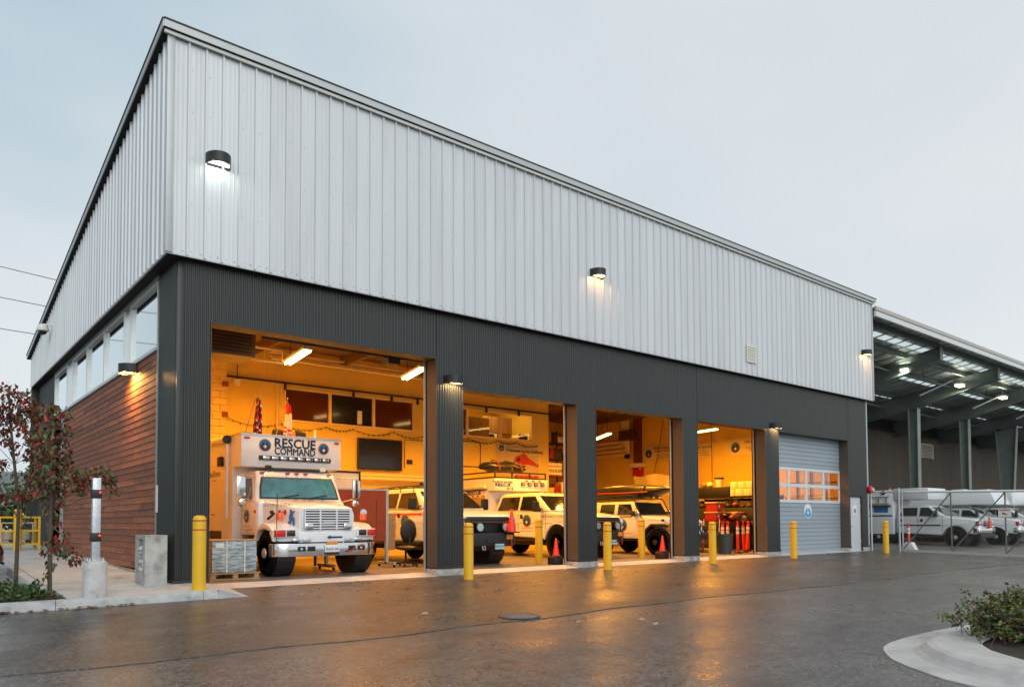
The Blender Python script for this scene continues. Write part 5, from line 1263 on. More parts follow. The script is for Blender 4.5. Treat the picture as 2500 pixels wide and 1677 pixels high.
for s_ in (-1, 1):
    BJ('headlamp', G().cyl((s_ * .46, .06, .98), (s_ * .46, .02, .98), .11, n=18), M_CHR, .008)
    BJ('fender', G().prism([(.02, .86), (.10, .98), (.42, 1.05), (1.0, 1.05), (1.30, .82), (1.44, .60), (1.36, .58), (1.2, .78), (.95, .96), (.45, .96), (.16, .90), (.08, .80)], 'x', s_ * .60, s_ * .96), M_BLK, .025)
    BJ('fender_lamp', G().box(s_ * .90, s_ * .965, .10, .24, .86, .95), M_AMB, .01)
    BJ('rear_flare', G().tube([(s_ * .85, y, z) for y, z in arc(3.5, .46, .52, 5, 175, 10)], .06, 6), M_BLK, smooth=True)
    BJ('wheel_well', G().lathe([(.46, 0), (.46, .3)], (.50 if s_ > 0 else -.80, .80, .46), 'x', 18), M_BLK)
    wheel(jp, s_ * .80, .80, .43, .30, s_, M_DKSTEEL, 5); wheel(jp, s_ * .80, 3.5, .43, .30, s_, M_DKSTEEL, 5)
    BJ('hood_catch', G().box(s_ * .76, s_ * .80, .55, .65, 1.12, 1.2), M_BLK)
BJ('bumper', G().box(-.85, .85, -.12, .08, .52, .70), M_BLK, .03); BJ('winch_hoop', G().tube([(-.45, -.05, .70), (-.3, -.02, 1.0), (.3, -.02, 1.0), (.45, -.05, .70)], .03, 8), M_BLK, smooth=True)
BJ('inner_body', G().box(-.62, .62, .14, 4.0, .45, .62), M_BLK)
zt = 1.82
jx = lambda y, z: .80 - .10 * max(0, z - 1.32) / .5
BJ('hard_top', G().prism([(1.66, 1.33), (1.92, zt - .04), (2.02, zt), (4.12, zt), (4.15, 1.33)], 'x', -1, 1).warp(lambda x, y, z: (x * jx(y, z), y, z)), M_WHITE, .03)
nj = Vector((0, -.48, .26)).normalized(); jw = lambda x, q: Vector((x, 1.66 + .26 * q, 1.33 + .46 * q)) + nj * .012
BJ('windscreen_frame', G().plate([jw(-.76, .02), jw(.76, .02), jw(.70, .98), jw(-.70, .98)], nj, .012), M_BLK); BJ('windscreen', G().plate([jw(-.70, .12) + nj * .013, jw(.70, .12) + nj * .013, jw(.65, .9) + nj * .013, jw(-.65, .9) + nj * .013], nj, .005), M_VGL)
sidepoly(jp, 'front_window', M_VGL, [(1.86, 1.36), (2.05, 1.74), (2.62, 1.74), (2.62, 1.36)], lambda y, z: jx(y, z) + .004, .006); sidepoly(jp, 'rear_window', M_VGL, [(2.78, 1.36), (2.78, 1.74), (3.45, 1.74), (3.50, 1.36)], lambda y, z: jx(y, z) + .004, .006)
sidepoly(jp, 'door', M_WHITE, [(1.74, .66), (1.74, 1.31), (2.70, 1.31), (2.70, .62), (1.9, .60)], lambda y, z: .802, .02, bevel=.01); sidepoly(jp, 'side_stripe', MATS['flag_red'], [(1.9, 1.27), (1.9, 1.31), (3.9, 1.31), (3.9, 1.27)], lambda y, z: .824, .003)
emblem(jp, (-.826, 2.36, 1.0), -Y, Z, .22, local=True); text('365', .18, (-.806, 1.56, 1.03), -Y, Z, M_REDB, jp, local=True, bold=.006); text('RESCUE', .085, (-.806, 1.52, .90), -Y, Z, M_REDB, jp, local=True, bold=.003)
text('www.northshorerescue.com', .06, (-.826, 2.2, .72), -Y, Z, M_REDB, jp, local=True); text('SEARCH AND RESCUE', .055, (-.775, .95, 1.17), -Y, Z, M_NAVY, jp, local=True)
for s_ in (-1, 1):
    mirror(jp, .80, 1.76, 1.40, s_, .18, .14, .06); BJ('pillar_lamp', G().ball((s_ * .86, 1.62, 1.42), .09, 12, (.8, .7, 1)), M_CHR, smooth=True)
    BJ('rack_leg', G().tube([(s_ * .80, 1.50, 1.25), (s_ * .78, 1.84, 1.88), (s_ * .78, 2.0, 1.94)], .02, 6), M_BLK)
    BJ('rack_rail', G().tube([(s_ * .78, 1.9, 1.94), (s_ * .78, 4.2, 1.94)], .025, 6), M_BLK); BJ('rack_rail', G().tube([(s_ * .78, 1.9, 2.04), (s_ * .78, 4.2, 2.04)], .018, 6), M_BLK)
for y in (1.95, 2.5, 3.1, 3.7, 4.2): BJ('rack_bar', G().tube([(-.78, y, 1.94), (.78, y, 1.94)], .018, 6), M_BLK)
for i in range(4): BJ('roof_lamp', G().cyl((-.5 + i * .33, 1.86, 2.0), (-.5 + i * .33, 1.93, 2.0), .07, n=12), M_BLK)
kq = thing('roof_toboggan', 'long black and red rescue toboggan strapped to the off-road roof rack', 'toboggan', (16.5, 3.9, 2.05 + FZ))
g = G().ball((16.5, 4.1, 2.26), 1.0, 20, (.38, 1.95, .25)).warp(lambda x, y, z: (x, y, z + .05 * max(0, (3.0 - y))))
g.build('hull', mat('hull_black', (.012, .012, .012), .38), kq, smooth=True)
G().tube([(16.12, 2.9, 2.22), (16.13, 4.0, 2.21), (16.13, 5.6, 2.22)], .028, 6).build('rub_rail', MATS['gear_red'], kq)
for y in (3.1, 4.4): G().tube([(16.10, y, 2.14), (16.2, y, 2.40), (16.5, y, 2.46), (16.85, y, 2.36)], .02, 5).build('strap', M_DKSTEEL, kq)
# ---------------------------------------------------------------- parked white trucks behind the fence
t4, B4 = pickup('service_pickup', 'white crew cab with a tall service box and ladder nearest the fence', (35.32, -1.08, -.02), dict(paint=M_WHITE, roof=1.95, wr=.42, bed=False, cab_end=3.65, end=5.6, yr=4.5, lip=M_BLK))
B4('service_box', G().box(-1.05, 1.05, 3.75, 6.2, .55, 2.72), M_WHITE, .02); B4('box_nose', G().box(-1.05, 1.05, 2.1, 3.75, 2.22, 2.78), M_WHITE, .05)
B4('side_window_decal', G().box(-1.058, -1.05, 4.0, 4.7, 1.62, 1.95), M_BLUE); sidepoly(t4, 'side_stripe', M_NAVY, [(1.6, .96), (1.6, 1.02), (3.5, 1.02), (3.5, .96)], lambda y, z: 1.0, .004); sidepoly(t4, 'box_stripe', M_NAVY, [(3.8, 1.42), (3.8, 1.49), (6.2, 1.49), (6.2, 1.42)], lambda y, z: 1.052, .004)
lad = B4('ladder', G().box(-1.14, -1.10, 3.9, 6.1, 2.02, 2.07).box(-1.14, -1.10, 3.9, 6.1, 2.36, 2.41), M_ALU)
for i in range(6): B4('rung', G().box(-1.135, -1.105, 4.0 + i * .38, 4.06 + i * .38, 2.07, 2.36), M_ALU, parent=lad)
B4('ladder_shelf', G().box(-1.16, -1.05, 3.85, 6.2, 1.90, 1.98), M_DKSTEEL); B4('round_lamp', G().cyl((-1.05, 4.2, 2.6), (-1.10, 4.2, 2.6), .1, n=14), M_BLK); B4('amber_beacon', G().cyl((-.6, 4.1, 2.72), (-.6, 4.1, 2.82), .06, n=10), M_AMB)
cone(35.2, -1.24, .84, 'orange cone standing on the bumper of the nearest parked truck', .5)
t5, B5 = pickup('camper_pickup', 'white pickup with a white camper shell second behind the fence', (39.05, -1.55, -.035), dict(paint=M_WHITE, roof=1.86, wr=.41, cab_end=3.6, end=5.6, yr=4.4, rim=M_ALU))
B5('camper', G().prism([(.9, 2.0), (1.2, 2.75), (6.0, 2.75), (6.0, 1.4), (3.7, 1.4), (3.7, 2.0)], 'x', -1.05, 1.05), M_WHITE, .06)
B5('roof_vent', G().box(-.3, .3, 2.6, 3.2, 2.75, 2.82), M_WHITE, .02); B5('light_rack', G().box(-.9, .9, 1.95, 2.1, 1.90, 1.97), M_DKSTEEL, .02)
cone(39.9, -1.80, .80, 'orange cone on the bumper of the camper truck at the right picture edge', .5)
t6, B6 = pickup('far_pickup', 'white pickup farthest right behind the fence with a box body', (42.9, -2.1, -.05), dict(paint=M_WHITE, roof=1.92, wr=.41, cab_end=3.6, end=5.6, yr=4.4))
B6('box_body', G().box(-1.05, 1.05, 1.9, 6.0, 2.0, 2.8), M_WHITE, .12, seg=3)
delineator(28.03, -.66, 'orange post with white bands just behind the chain-link gate', 0, -.015)
# ================================================================ canopy building to the right
cz_ = lambda y: 9.75 - .174 * (y + .3)
cn = thing('canopy_building', 'open steel canopy with brown corrugated rear wall beyond the fence', 'building', (60, 5, 0))
X0, X1 = 26.3, 116.0
def csl(y0, y1, a, b, x0, x1, nm, m): return G().prism([(y0, cz_(y0) + a), (y1, cz_(y1) + a), (y1, cz_(y1) + b), (y0, cz_(y0) + b)], 'x', x0, x1).build(nm, m, cn)
M_DECK = mat('roof_deck', (.40, .43, .43), .5, metal=.4, var=.15, vscale=1.5)
M_SKY = bpy.data.materials.new('translucent_sheet'); M_SKY.use_nodes = True; _n = M_SKY.node_tree.nodes; _n.clear()
_o = _n.new('ShaderNodeOutputMaterial'); _t = _n.new('ShaderNodeBsdfTranslucent'); _t.inputs[0].default_value = (.75, .80, .78, 1); M_SKY.node_tree.links.new(_t.outputs[0], _o.inputs[0])
for a_, b_, sk in ((-.3, 1.0, 0), (1.0, 1.45, 1), (1.45, 3.6, 0), (3.6, 4.05, 1), (4.05, 5.9, 0), (5.9, 6.35, 1), (6.35, 16.5, 0)):
    if not sk: csl(a_, b_, -.06, 0, X0, X1, 'roof_sheet', M_DECK)
    else:
        for k_ in range(12):
            xx = X0 + k_ * 7.5
            G().add([(xx, a_, cz_(a_) - .03), (xx + 7.5, a_, cz_(a_) - .03), (xx + 7.5, b_, cz_(b_) - .03), (xx, b_, cz_(b_) - .03)], [(0, 1, 2, 3)]).build('rooflight', M_SKY, cn)
for i in range(46):                                                    # ribs of the deck, running up the slope
    x = X0 + .6 + i * 1.0
    csl(-.2, 9.0, -.10, -.06, x, x + .10, 'deck_rib', M_DECK)
G().box(X0, X1, -.36, -.30, 9.60, 9.77).build('fascia', mat('canopy_fascia', (.50, .47, .43), .5, metal=.3), cn)
G().box(X0, X1, -.37, -.29, 9.575, 9.60).build('shadow_gap', M_BLACK, cn)
G().box(X0, X1, -.36, -.26, 9.36, 9.575).build('gutter', mat('canopy_gutter', (.70, .73, .73), .45, metal=.3), cn)
for y in (.35, 1.75, 3.15, 5.6, 7.0):
    csl(y, y + .10, -.34, -.10, X0, X1, 'purlin', M_GREENST)
BX = [26.6, 34.02, 41.5, 49.0, 56.5, 64.0, 71.5, 79.0, 86.5]
for x in BX:
    yy = [.2, 4.55, 9.0]; dp = [.62, 1.02, .9]
    top = [cz_(y) - .34 for y in yy]
    g = G().prism([(y, t) for y, t in zip(yy, top)] + [(y, t - d) for y, t, d in reversed(list(zip(yy, top, dp)))], 'x', x - .02, x + .02)
    for a, b in ((0, 1), (1, 2)):
        for k in (0, 1):
            za = top[a] - (dp[a] if k else .03); zb = top[b] - (dp[b] if k else .03)
            g.prism([(yy[a], za), (yy[b], zb), (yy[b], zb + .03), (yy[a], za + .03)], 'x', x - .16, x + .16)
    g.box(x - .16, x + .16, .17, .2, top[0] - dp[0], top[0])
    g.build('rafter', M_GREENST, cn)
for i, x in enumerate(BX[1:]):
    zt_ = cz_(4.55) - .34 - .95; g = G(); wtop = .22 if i != 3 else .42
    y0, y1 = 4.55 - .25, 4.55 + .25
    g.prism([(y0 + .05, .05), (y1 - .05, .05), (y1 + (wtop - .22) * 2, zt_), (y0 - (wtop - .22) * 2, zt_)], 'x', x - .02, x + .02)
    for s_ in (0, 1):
        a = (y0 + .05) if not s_ else (y1 - .05); b = (y0 - (wtop - .22) * 2) if not s_ else (y1 + (wtop - .22) * 2)
        g.prism([(a - .02, .05), (a + .02, .05), (b + .02, zt_), (b - .02, zt_)], 'x', x - .20, x + .20)
    g.build('column', mat('column_steel', (.20, .23, .22), .5, metal=.2, var=.12, vscale=2), cn)
g = corr(0, X1 - X0, .1, cz_(9.0) - .9, lambda q, h, z: (X0 + q * 3.2 if 0 else X0 + q, 9.0 - h * 2, z)) if 0 else G()
k = 0; ps = []
while k * .24 < X1 - X0:
    for t_, h in ((0, 0), (.3, 0), (.4, .03), (.9, .03)): ps.append((X0 + (k + t_) * .24, h))
    k += 1
n_ = len(ps); g.add([(x, 9.0 - h, .05) for x, h in ps] + [(x, 9.0 - h, 7.25) for x, h in ps], [(i, i + 1, n_ + i + 1, n_ + i) for i in range(n_ - 1)])
g.build('rear_wall', M_BROWN, cn)
G().box(X0, X1, 9.02, 9.1, 7.25, 8.2).build('upper_shade_band', M_BLK, cn); G().box(X0, X1, 8.8, 9.0, 7.22, 7.30).build('wall_cap', M_DKSTEEL, cn)  # black band paints in the shade between wall top and roof
for y, z in ((2.6, 8.6), (6.2, 7.9)): G().tube([(X0, y, z), (X1, y, z)], .05, 6).build('sprinkler_pipe', M_GREENST, cn)
for i in range(14): x = 29 + i * 3.0; G().cyl((x, 2.6, 8.6), (x, 2.6, cz_(2.6) - .1), .015, n=5).build('pipe_hanger', M_DKSTEEL, cn)
for x in (36.5, 44, 51.5): G().tube([(x + 2.2, 3.1, 7.9), (x + 3.5, 1.9, 8.7)], .05, 6).build('knee_brace', M_CLADT, cn)
lv = G().box(53.2, 55.05, 8.93, 8.96, 5.70, 6.66).build('louvre_backing', M_BLK, cn)
for i in range(9): G().prism([(8.86, 5.72 + i * .105), (8.93, 5.78 + i * .105), (8.93, 5.80 + i * .105), (8.86, 5.74 + i * .105)], 'x', 53.2, 55.05).build('slat', mat('louvre_cream', (.62, .55, .45), .5), lv)
G().box(53.1, 53.2, 8.85, 8.95, 5.66, 6.7).box(55.05, 55.15, 8.85, 8.95, 5.66, 6.7).box(53.2, 55.05, 8.85, 8.95, 6.66, 6.74).build('louvre_frame', MATS['louvre_cream'], lv)
for i, (x, lbl) in enumerate(((34.1, 'lit greenish floodlight under the canopy nearest the station'), (40.77, 'middle lit greenish floodlight under the canopy'), (47.3, 'rightmost lit greenish floodlight under the canopy'))):
    t = thing('canopy_light', lbl, 'floodlight', (x, 1.84, 8.5), group='floodlights under the canopy')
    G().box(-.32, .32, -.20, .20, .04, .14).build('housing', M_OFFW, t, local=True, bevel=.02); G().box(-.27, .27, -.16, .16, -.07, .04).build('diffuser', emat('canopy_glow', (.95, 1, .66), 5), t, local=True, bevel=.03)
    G().cyl((0, 0, .16), (0, 0, .75), .015, n=6).build('stem', M_DKSTEEL, t, local=True)
    area(t, 'canopy_lamp', (0, 0, -.14), .8, .5, 60, (.95, 1, .72), local=True)
    area(t, 'canopy_uplight', (0, 0, .30), .8, .5, 16, (.95, 1, .75), (R(180), 0, 0), local=True)

# ================================================================ chain-link fence and gate (runs along x = 26.2)
FX = 26.2
fz = lambda y: S * y
def chainlink(y0, y1, z0, z1, parent):
    g = G(); p = .072; r = .0019
    def seg(a, b):
        a = Vector((FX, *a)); b = Vector((FX, *b)); d = (b - a).normalized(); u_ = Vector((1, 0, 0)); v_ = d.cross(u_)
        vs = []
        for q in (a, b): vs += [q + u_ * r, q - u_ * r * .5 + v_ * r * .87, q - u_ * r * .5 - v_ * r * .87]
        g.add(vs, [(0, 1, 4, 3), (1, 2, 5, 4), (2, 0, 3, 5)])
    W_, H_ = y1 - y0, z1 - z0; k = -H_
    while k < W_:
        for s_ in (1, -1):
            ya, yb = max(0, k), min(W_, k + H_)
            if yb - ya > .01:
                za, zb = (ya - k, yb - k) if s_ > 0 else (H_ - (ya - k), H_ - (yb - k))
                yA, yB = y0 + ya, y0 + yb
                seg((yA, z0 + za + fz(yA)), (yB, z0 + zb + fz(yB)))
        k += p * 1.414
    return g.build('chain_link', mat('chain_wire', (.42, .45, .45), .45, metal=.5), parent, kind='stuff')
t = thing('fence', 'short chain-link fence panel between the station corner and the gate', 'fence', (FX, -.5, 0))
for y, h in ((-.02, 2.46), (-1.10, 2.44)):
    po = G().cyl((FX, y, -.1), (FX, y, h + fz(y)), .038, n=12).build('post', M_STEEL, t, smooth=True); G().ball((FX, y, h + fz(y)), .045, 8).build('cap', M_STEEL, po, smooth=True)
G().cyl((FX, -.02, 2.32), (FX, -1.10, 2.30), .025, n=8).build('top_rail', M_STEEL, t); G().cyl((FX, -.02, .06), (FX, -1.10, .04), .008, n=6).build('tension_wire', M_STEEL, t)
chainlink(-1.08, -.04, .06, 2.31, t)
t = thing('sliding_gate', 'wide chain-link sliding gate with diagonal braces', 'gate', (FX, -5, 0))
ups = [-1.22, -2.95, -4.70, -6.45, -8.2]
for y in ups: G().cyl((FX, y, .06 + fz(y)), (FX, y, 2.34 + fz(y)), .026, n=8).build('upright', M_STEEL if y == ups[0] else M_GREENST, t)
G().cyl((FX, ups[0], 2.32 + fz(ups[0])), (FX, ups[-1], 2.32 + fz(ups[-1])), .042, n=8).build('top_rail', mat('pale_rail', (.78, .80, .80), .4, metal=.3), t)
g = G(); a, b = ups[0], ups[-1]
g.add([(FX + dx, y, dz_ + fz(y)) for y in (a, b) for dx, dz_ in ((-.04, .03), (.04, .03), (.04, .12), (-.04, .12))], [(0, 1, 5, 4), (1, 2, 6, 5), (2, 3, 7, 6), (3, 0, 4, 7), (0, 3, 2, 1), (4, 5, 6, 7)]); g.build('bottom_rail', M_STEEL, t)
for y0, y1 in zip(ups[:-1], ups[1:]): G().cyl((FX, y0, .12 + fz(y0)), (FX, y1, 2.28 + fz(y1)), .022, n=8).build('brace', M_GREENST, t)
chainlink(-8.2, -1.24, .10, 2.29, t)
t = thing('gate_sign', 'small white warning sign wired to the gate upright', 'sign', (FX - .05, -4.7, 1.34))
G().box(FX - .06, FX - .05, -4.90, -4.50, 1.30, 1.60).build('plate', M_OFFW, t); text('WARNING', .07, (FX - .062, -4.7, 1.54), -Y, Z, MATS['sign_red'], t, bold=.002)
G().prism([(-4.80, 1.38), (-4.62, 1.40), (-4.62, 1.46), (-4.72, 1.43)], 'x', FX - .063, FX - .061).build('symbol', M_BLK, t)
t = thing('gate_box', 'white plastic block weighting the gate foot by the orange post', 'block', (27.2, -.9, 0))
G().prism([(-.3, 0), (.3, 0), (.12, .36), (-.12, .36)], 'x', 27.15, 27.45).warp(lambda x, y, z: (x, y - 1.0, z - .02)).build('block', M_OFFW, t, bevel=.02)

# ================================================================ sidewalk furniture
t = thing('sensor_post', 'galvanised square post with black sensors on a round concrete footing', 'post', (-1.5, -1.30, .12))
px, py = -1.49, -1.30
G().lathe([(.165, -.05), (.165, .50), (.155, .515), (.001, .515)], (px, py, sz(py)), n=26).build('footing', mat('footing_concrete', (.50, .50, .49), .85, var=.2, vscale=5, bump=.4, bscale=50, dirt=((.2, .2, .2), 3.5, .55, .8)), t, smooth=True)
G().box(px - .12, px + .12, py - .12, py + .12, .635, .655).build('base_plate', M_STEEL, t)
for a in (-.09, .09):
    for b in (-.09, .09): G().cyl((px + a, py + b, .655), (px + a, py + b, .70), .014, n=6).build('anchor_bolt', M_STEEL, t)
G().box(px - .055, px + .055, py - .055, py + .055, .655, 1.90).build('shaft', mat('galvanised_spangle', (.60, .64, .68), .4, metal=.55, var=.22, vscale=40), t, bevel=.006)
E_LED = emat('led_red', (1, .03, .02), 4)
for z in (1.66, 1.01):
    o_ = G().box(px - .066, px + .066, py - .07, py + .066, z - .065, z + .065).build('sensor', M_BLK, t, bevel=.006); G().cyl((px + .04, py - .07, z + .025), (px + .04, py - .078, z + .025), .014, n=10).build('led', E_LED, o_)
t = thing('drinking_fountain', 'weathered concrete drinking fountain block against the cedar wall', 'fountain', (-.35, .25, .15))
fg = G(); fx0, fx1, fy0, fy1, f0, f1 = -.52, -.16, -.13, .55, .10, 1.01
M_FT = mat('fountain_concrete', (.42, .42, .40), .85, var=.22, vscale=4, bump=.4, bscale=60, dirt=((.14, .14, .13), 3, .5, .75))
# block with a recess on its left face
fg.box(fx0, fx1, fy0, fy1, f0, .68).box(fx0, fx1, fy0, fy1, .94, f1).box(fx0, fx1, fy0, .02, .68, .94).box(fx0, fx1, .34, fy1, .68, .94).box(fx0 + .16, fx1, .02, .34, .68, .94)
fg.build('block', M_FT, t)
G().ball((fx0 + .06, .18, .75), .11, 14, (.8, 1.1, .75)).build('basin', M_CHR, t, smooth=True); G().cyl((fx0 + .1, .18, .80), (fx0 + .06, .10, .88), .018, n=8).build('spout', M_CHR, t)
G().box(fx0 - .006, fx0, .02, .26, .40, .58).build('plate', M_OFFW, t); text('WTR', .12, (fx0 - .007, .14, .49), -Y, Z, M_BLK, t)

# meter cage at the back of the left wall
t = thing('meter_cage', 'yellow steel guard frame around beige meters at the far left', 'guard', (-.9, 12.8, .45))
z0, z1 = .62, 1.42
for x in (-1.45, -.45):
    for y in (12.6, 13.4): G().box(x - .03, x + .03, y - .03, y + .03, .44, z1).build('post', M_YEL, t)
for z in (z0, 1.02, z1):
    G().box(-1.48, -.42, 12.575, 12.625, z - .025, z + .025).build('rail', M_YEL, t); G().box(-.475, -.425, 12.6, 13.4, z - .025, z + .025).build('rail', M_YEL, t); G().box(-1.475, -1.425, 12.6, 13.4, z - .025, z + .025).build('rail', M_YEL, t)
t = thing('gas_meter', 'beige gas meters and pipes inside the yellow guard frame', 'meter', (-.9, 13.0, .45))
for x in (-1.2, -.75): G().cyl((x, 13.0, .75), (x, 13.0, 1.05), .13, n=14).build('drum', mat('meter_beige', (.55, .48, .36), .5), t, bevel=.02)
G().tube([(-1.35, 13.1, .5), (-1.35, 13.1, 1.25), (-.55, 13.1, 1.25), (-.55, 13.1, .5)], .035, 8).build('pipe', MATS['meter_beige'], t)

# dark car nosing in from the left edge
cr_ = thing('parked_car', 'dark car with a round headlight cut off by the left picture edge', 'car', (-2.15, 4.95, S * 4.9))
def BC(nm, g, m, bevel=0., parent=None, **k): return g.build(nm, m, parent or cr_, bevel=bevel, local=True, **k)
M_CARD2 = mat('car_paint', (.03, .012, .014), .22, coat=.8)
cp_ = [(.0, .30), (.03, .58), (-.10, .76), (-1.1, .92), (-3.6, .95), (-4.05, .85), (-4.1, .35), (-3.7, .30)] + [(y, z) for y, z in arc(-3.25, .31, .37, 180, 0, 9)][::1] + [(-2.8, .22), (-1.3, .22)] + [(y, z) for y, z in arc(-.80, .31, .37, 180, 0, 9)]
BC('body', G().prism([(q[0], q[1]) for q in cp_], 'y', -.86, .86), M_CARD2, .06, seg=3)
BC('cabin', G().prism([(-1.0, .92), (-1.75, 1.38), (-3.0, 1.42), (-3.85, .95)], 'y', -1, 1).warp(lambda x, y, z: (x, y * (.80 - .22 * (z - .92) / .5), z)), M_VGL, .04)
for s_ in (-1, 1):
    BC('headlight', G().ball((-.10, s_ * .62, .64), .14, 14, (.7, 1.1, .8)), mat('headlight_glass', (.5, .5, .5), .08, metal=.7), smooth=True)
    BC('fog_lamp', G().ball((.02, s_ * .6, .40), .06, 10, (.5, 1, 1)), M_AMB, smooth=True)
    for x in (-.80, -3.25):
        w_ = BC('wheel', G().lathe([(.18, -.1), (.31, -.09), (.31, .09), (.18, .1)], (x, s_ * .78, .31), 'y', 20), M_RUB, smooth=True); BC('rim', G().cyl((x, s_ * .86, .31), (x, s_ * .89, .31), .19, n=16), M_RIM, parent=w_)
BC('grille', G().box(.0, .04, -.45, .45, .36, .54), M_BLK, .02)
BC('bumper_trim', G().box(.01, .05, -.7, .7, .28, .33), M_BLK, .01)

# ================================================================ trees, shrubs and ground cover
LEAFM = [mat('leaf_dark_red', (.085, .02, .016), .5), mat('leaf_red', (.21, .03, .02), .5), mat('leaf_green', (.085, .115, .03), .5), mat('leaf_bronze', (.14, .06, .03), .5), mat('leaf_bright', (.48, .025, .018), .45)]
def leaves(g, c, r, cnt, size, wts, droop=.7, sq=(1, 1, 1)):
    for _ in range(cnt):
        while True:
            p = Vector((random.uniform(-1, 1), random.uniform(-1, 1), random.uniform(-1, 1)))
            if p.length < 1: break
        p = Vector((p.x * r * sq[0], p.y * r * sq[1], p.z * r * sq[2])) + Vector(c)
        d = Vector((random.uniform(-1, 1), random.uniform(-1, 1), random.uniform(-1, .3) - droop)).normalized(); a = d.orthogonal().normalized()
        a = (Matrix.Rotation(random.uniform(0, 6.28), 3, d) @ a); b = d.cross(a); s_ = size * random.uniform(.5, 1.45)
        k = random.choices(range(len(wts)), wts)[0]
        t0, t1, t2, t3, t4 = p, p + d * s_ * .45 + a * s_ * .30 + b * s_ * .10, p + d * s_, p + d * s_ * .45 - a * s_ * .30 + b * s_ * .10, p + d * s_ * .5
        g.add([t0, t1, t2, t3, t4], [(0, 1, 4), (1, 2, 4), (2, 3, 4), (3, 0, 4)], k)
def tree(label, base, y, uv, k, trunk, branches, wts, cnt):
    t = thing('young_tree', label, 'tree', base)
    bg2 = G().tube(trunk, [.034 - .02 * i / (len(trunk) - 1) for i in range(len(trunk))], 8).build('trunk', M_BARK, t, smooth=True)
    for b in branches: G().tube(b, [.012, .009, .005][:len(b)] if len(b) == 3 else [.012, .004], 5).build('branch', M_BARK, bg2)
    g = G(); (u0, x0, kx), (v0, zz0, kz) = k
    for u, v, r in uv:
        c = (x0 + (u - u0) * kx, y + random.uniform(-.22, .22), zz0 - (v - v0) * kz)
        g_r = r * .0066
        leaves(g, c, g_r, int(cnt * (r / 30) ** 2), .088, wts, .55, (1, 1.3, 1))
        # twig feeding the cluster
        tb = min(trunk, key=lambda q: abs(q[2] - (c[2] - .25))); G_ = G().tube([tb, ((tb[0] + c[0]) / 2, (tb[1] + c[1]) / 2, (tb[2] + c[2]) / 2 + .04), c], [.007, .005, .003], 4); G_.build('twig', M_BARK, bg2)
    g.build('crown', LEAFM, t)
    return t
uA = [(20, 955, 30), (60, 975, 34), (15, 1000, 38), (72, 1008, 38), (102, 1000, 24), (30, 1030, 34), (82, 1040, 36), (112, 1060, 32), (40, 1085, 20), (4, 1070, 22), (100, 1110, 30), (5, 1130, 20), (95, 1165, 30), (15, 1205, 22), (62, 1200, 22), (-30, 1000, 40), (-40, 1060, 35), (-30, 1150, 30)]
tree('young tree with dark red leaves nearest the left picture edge', (-2.27, .8, .17), .8, uA, ((20, -2.431, .0054), (935, 3.55, .00686)), [(-2.27, .8, .1), (-2.26, .8, .8), (-2.25, .8, 1.5), (-2.32, .8, 2.2), (-2.40, .8, 3.0), (-2.42, .8, 3.5)],
     [[(-2.25, .8, 1.45), (-2.05, .75, 1.9), (-1.95, .7, 2.3)], [(-2.25, .8, 1.3), (-2.5, .85, 1.8), (-2.6, .9, 2.3)], [(-2.26, .8, 1.1), (-2.05, .8, 1.35), (-1.8, .78, 1.5)]], (4, 3, 2.2, 3.4, .7), 72)
uB = [(112, 1000, 22), (140, 1018, 28), (125, 1058, 32), (158, 1060, 18), (100, 1090, 28), (140, 1100, 32), (118, 1140, 36), (162, 1120, 18), (90, 1150, 22), (150, 1160, 32), (187, 1160, 24), (215, 1160, 28), (246, 1152, 23), (270, 1172, 18), (281, 1195, 14), (205, 1188, 22), (120, 1190, 30), (90, 1200, 22), (150, 1212, 22), (132, 1240, 22), (142, 1280, 18), (152, 1312, 17), (127, 1335, 22), (160, 1342, 22), (186, 1362, 17), (130, 1375, 14), (118, 1400, 8)]
tree('young tree with mixed red and green leaves in front of the cedar boards', (-1.92, -.2, .15), -.2, uB, ((120, -1.977, .0059), (985, 3.127, .0065)), [(-1.92, -.2, .1), (-1.93, -.2, .7), (-1.93, -.2, 1.4), (-1.90, -.2, 2.1), (-1.92, -.2, 2.7), (-1.94, -.2, 3.1)],
     [[(-1.93, -.2, 1.6), (-1.5, -.25, 2.0), (-1.05, -.25, 2.05)], [(-1.93, -.2, 1.2), (-1.75, -.3, 1.0), (-1.6, -.3, .75)]], (2.4, 1.6, 5, 3.6, .6), 88)
# ground cover in the bed
g = G(); gm = [mat('cover_dark', (.02, .042, .012), .5), mat('cover_green', (.05, .105, .02), .5), mat('cover_pale', (.11, .16, .04), .5), mat('cover_red', (.2, .03, .02), .5)]
for _ in range(3000):
    x = random.uniform(-3.9, -1.86); y = random.uniform(-1.42, .34)
    if x > -1.98 - (y + 1.4) * .10: continue
    h = .10 + .08 * math.sin(x * 7) * math.sin(y * 5)
    leaves(g, (x, y, S * y + .15 + random.uniform(0, max(.03, h))), .02, 1, .075, (4, 4, 1.4, .12), -.5)
o_ = g.build('ground_cover', gm, kind='stuff'); tag(o_, 'low leafy green ground cover filling the kerbed planting bed', 'ground cover')
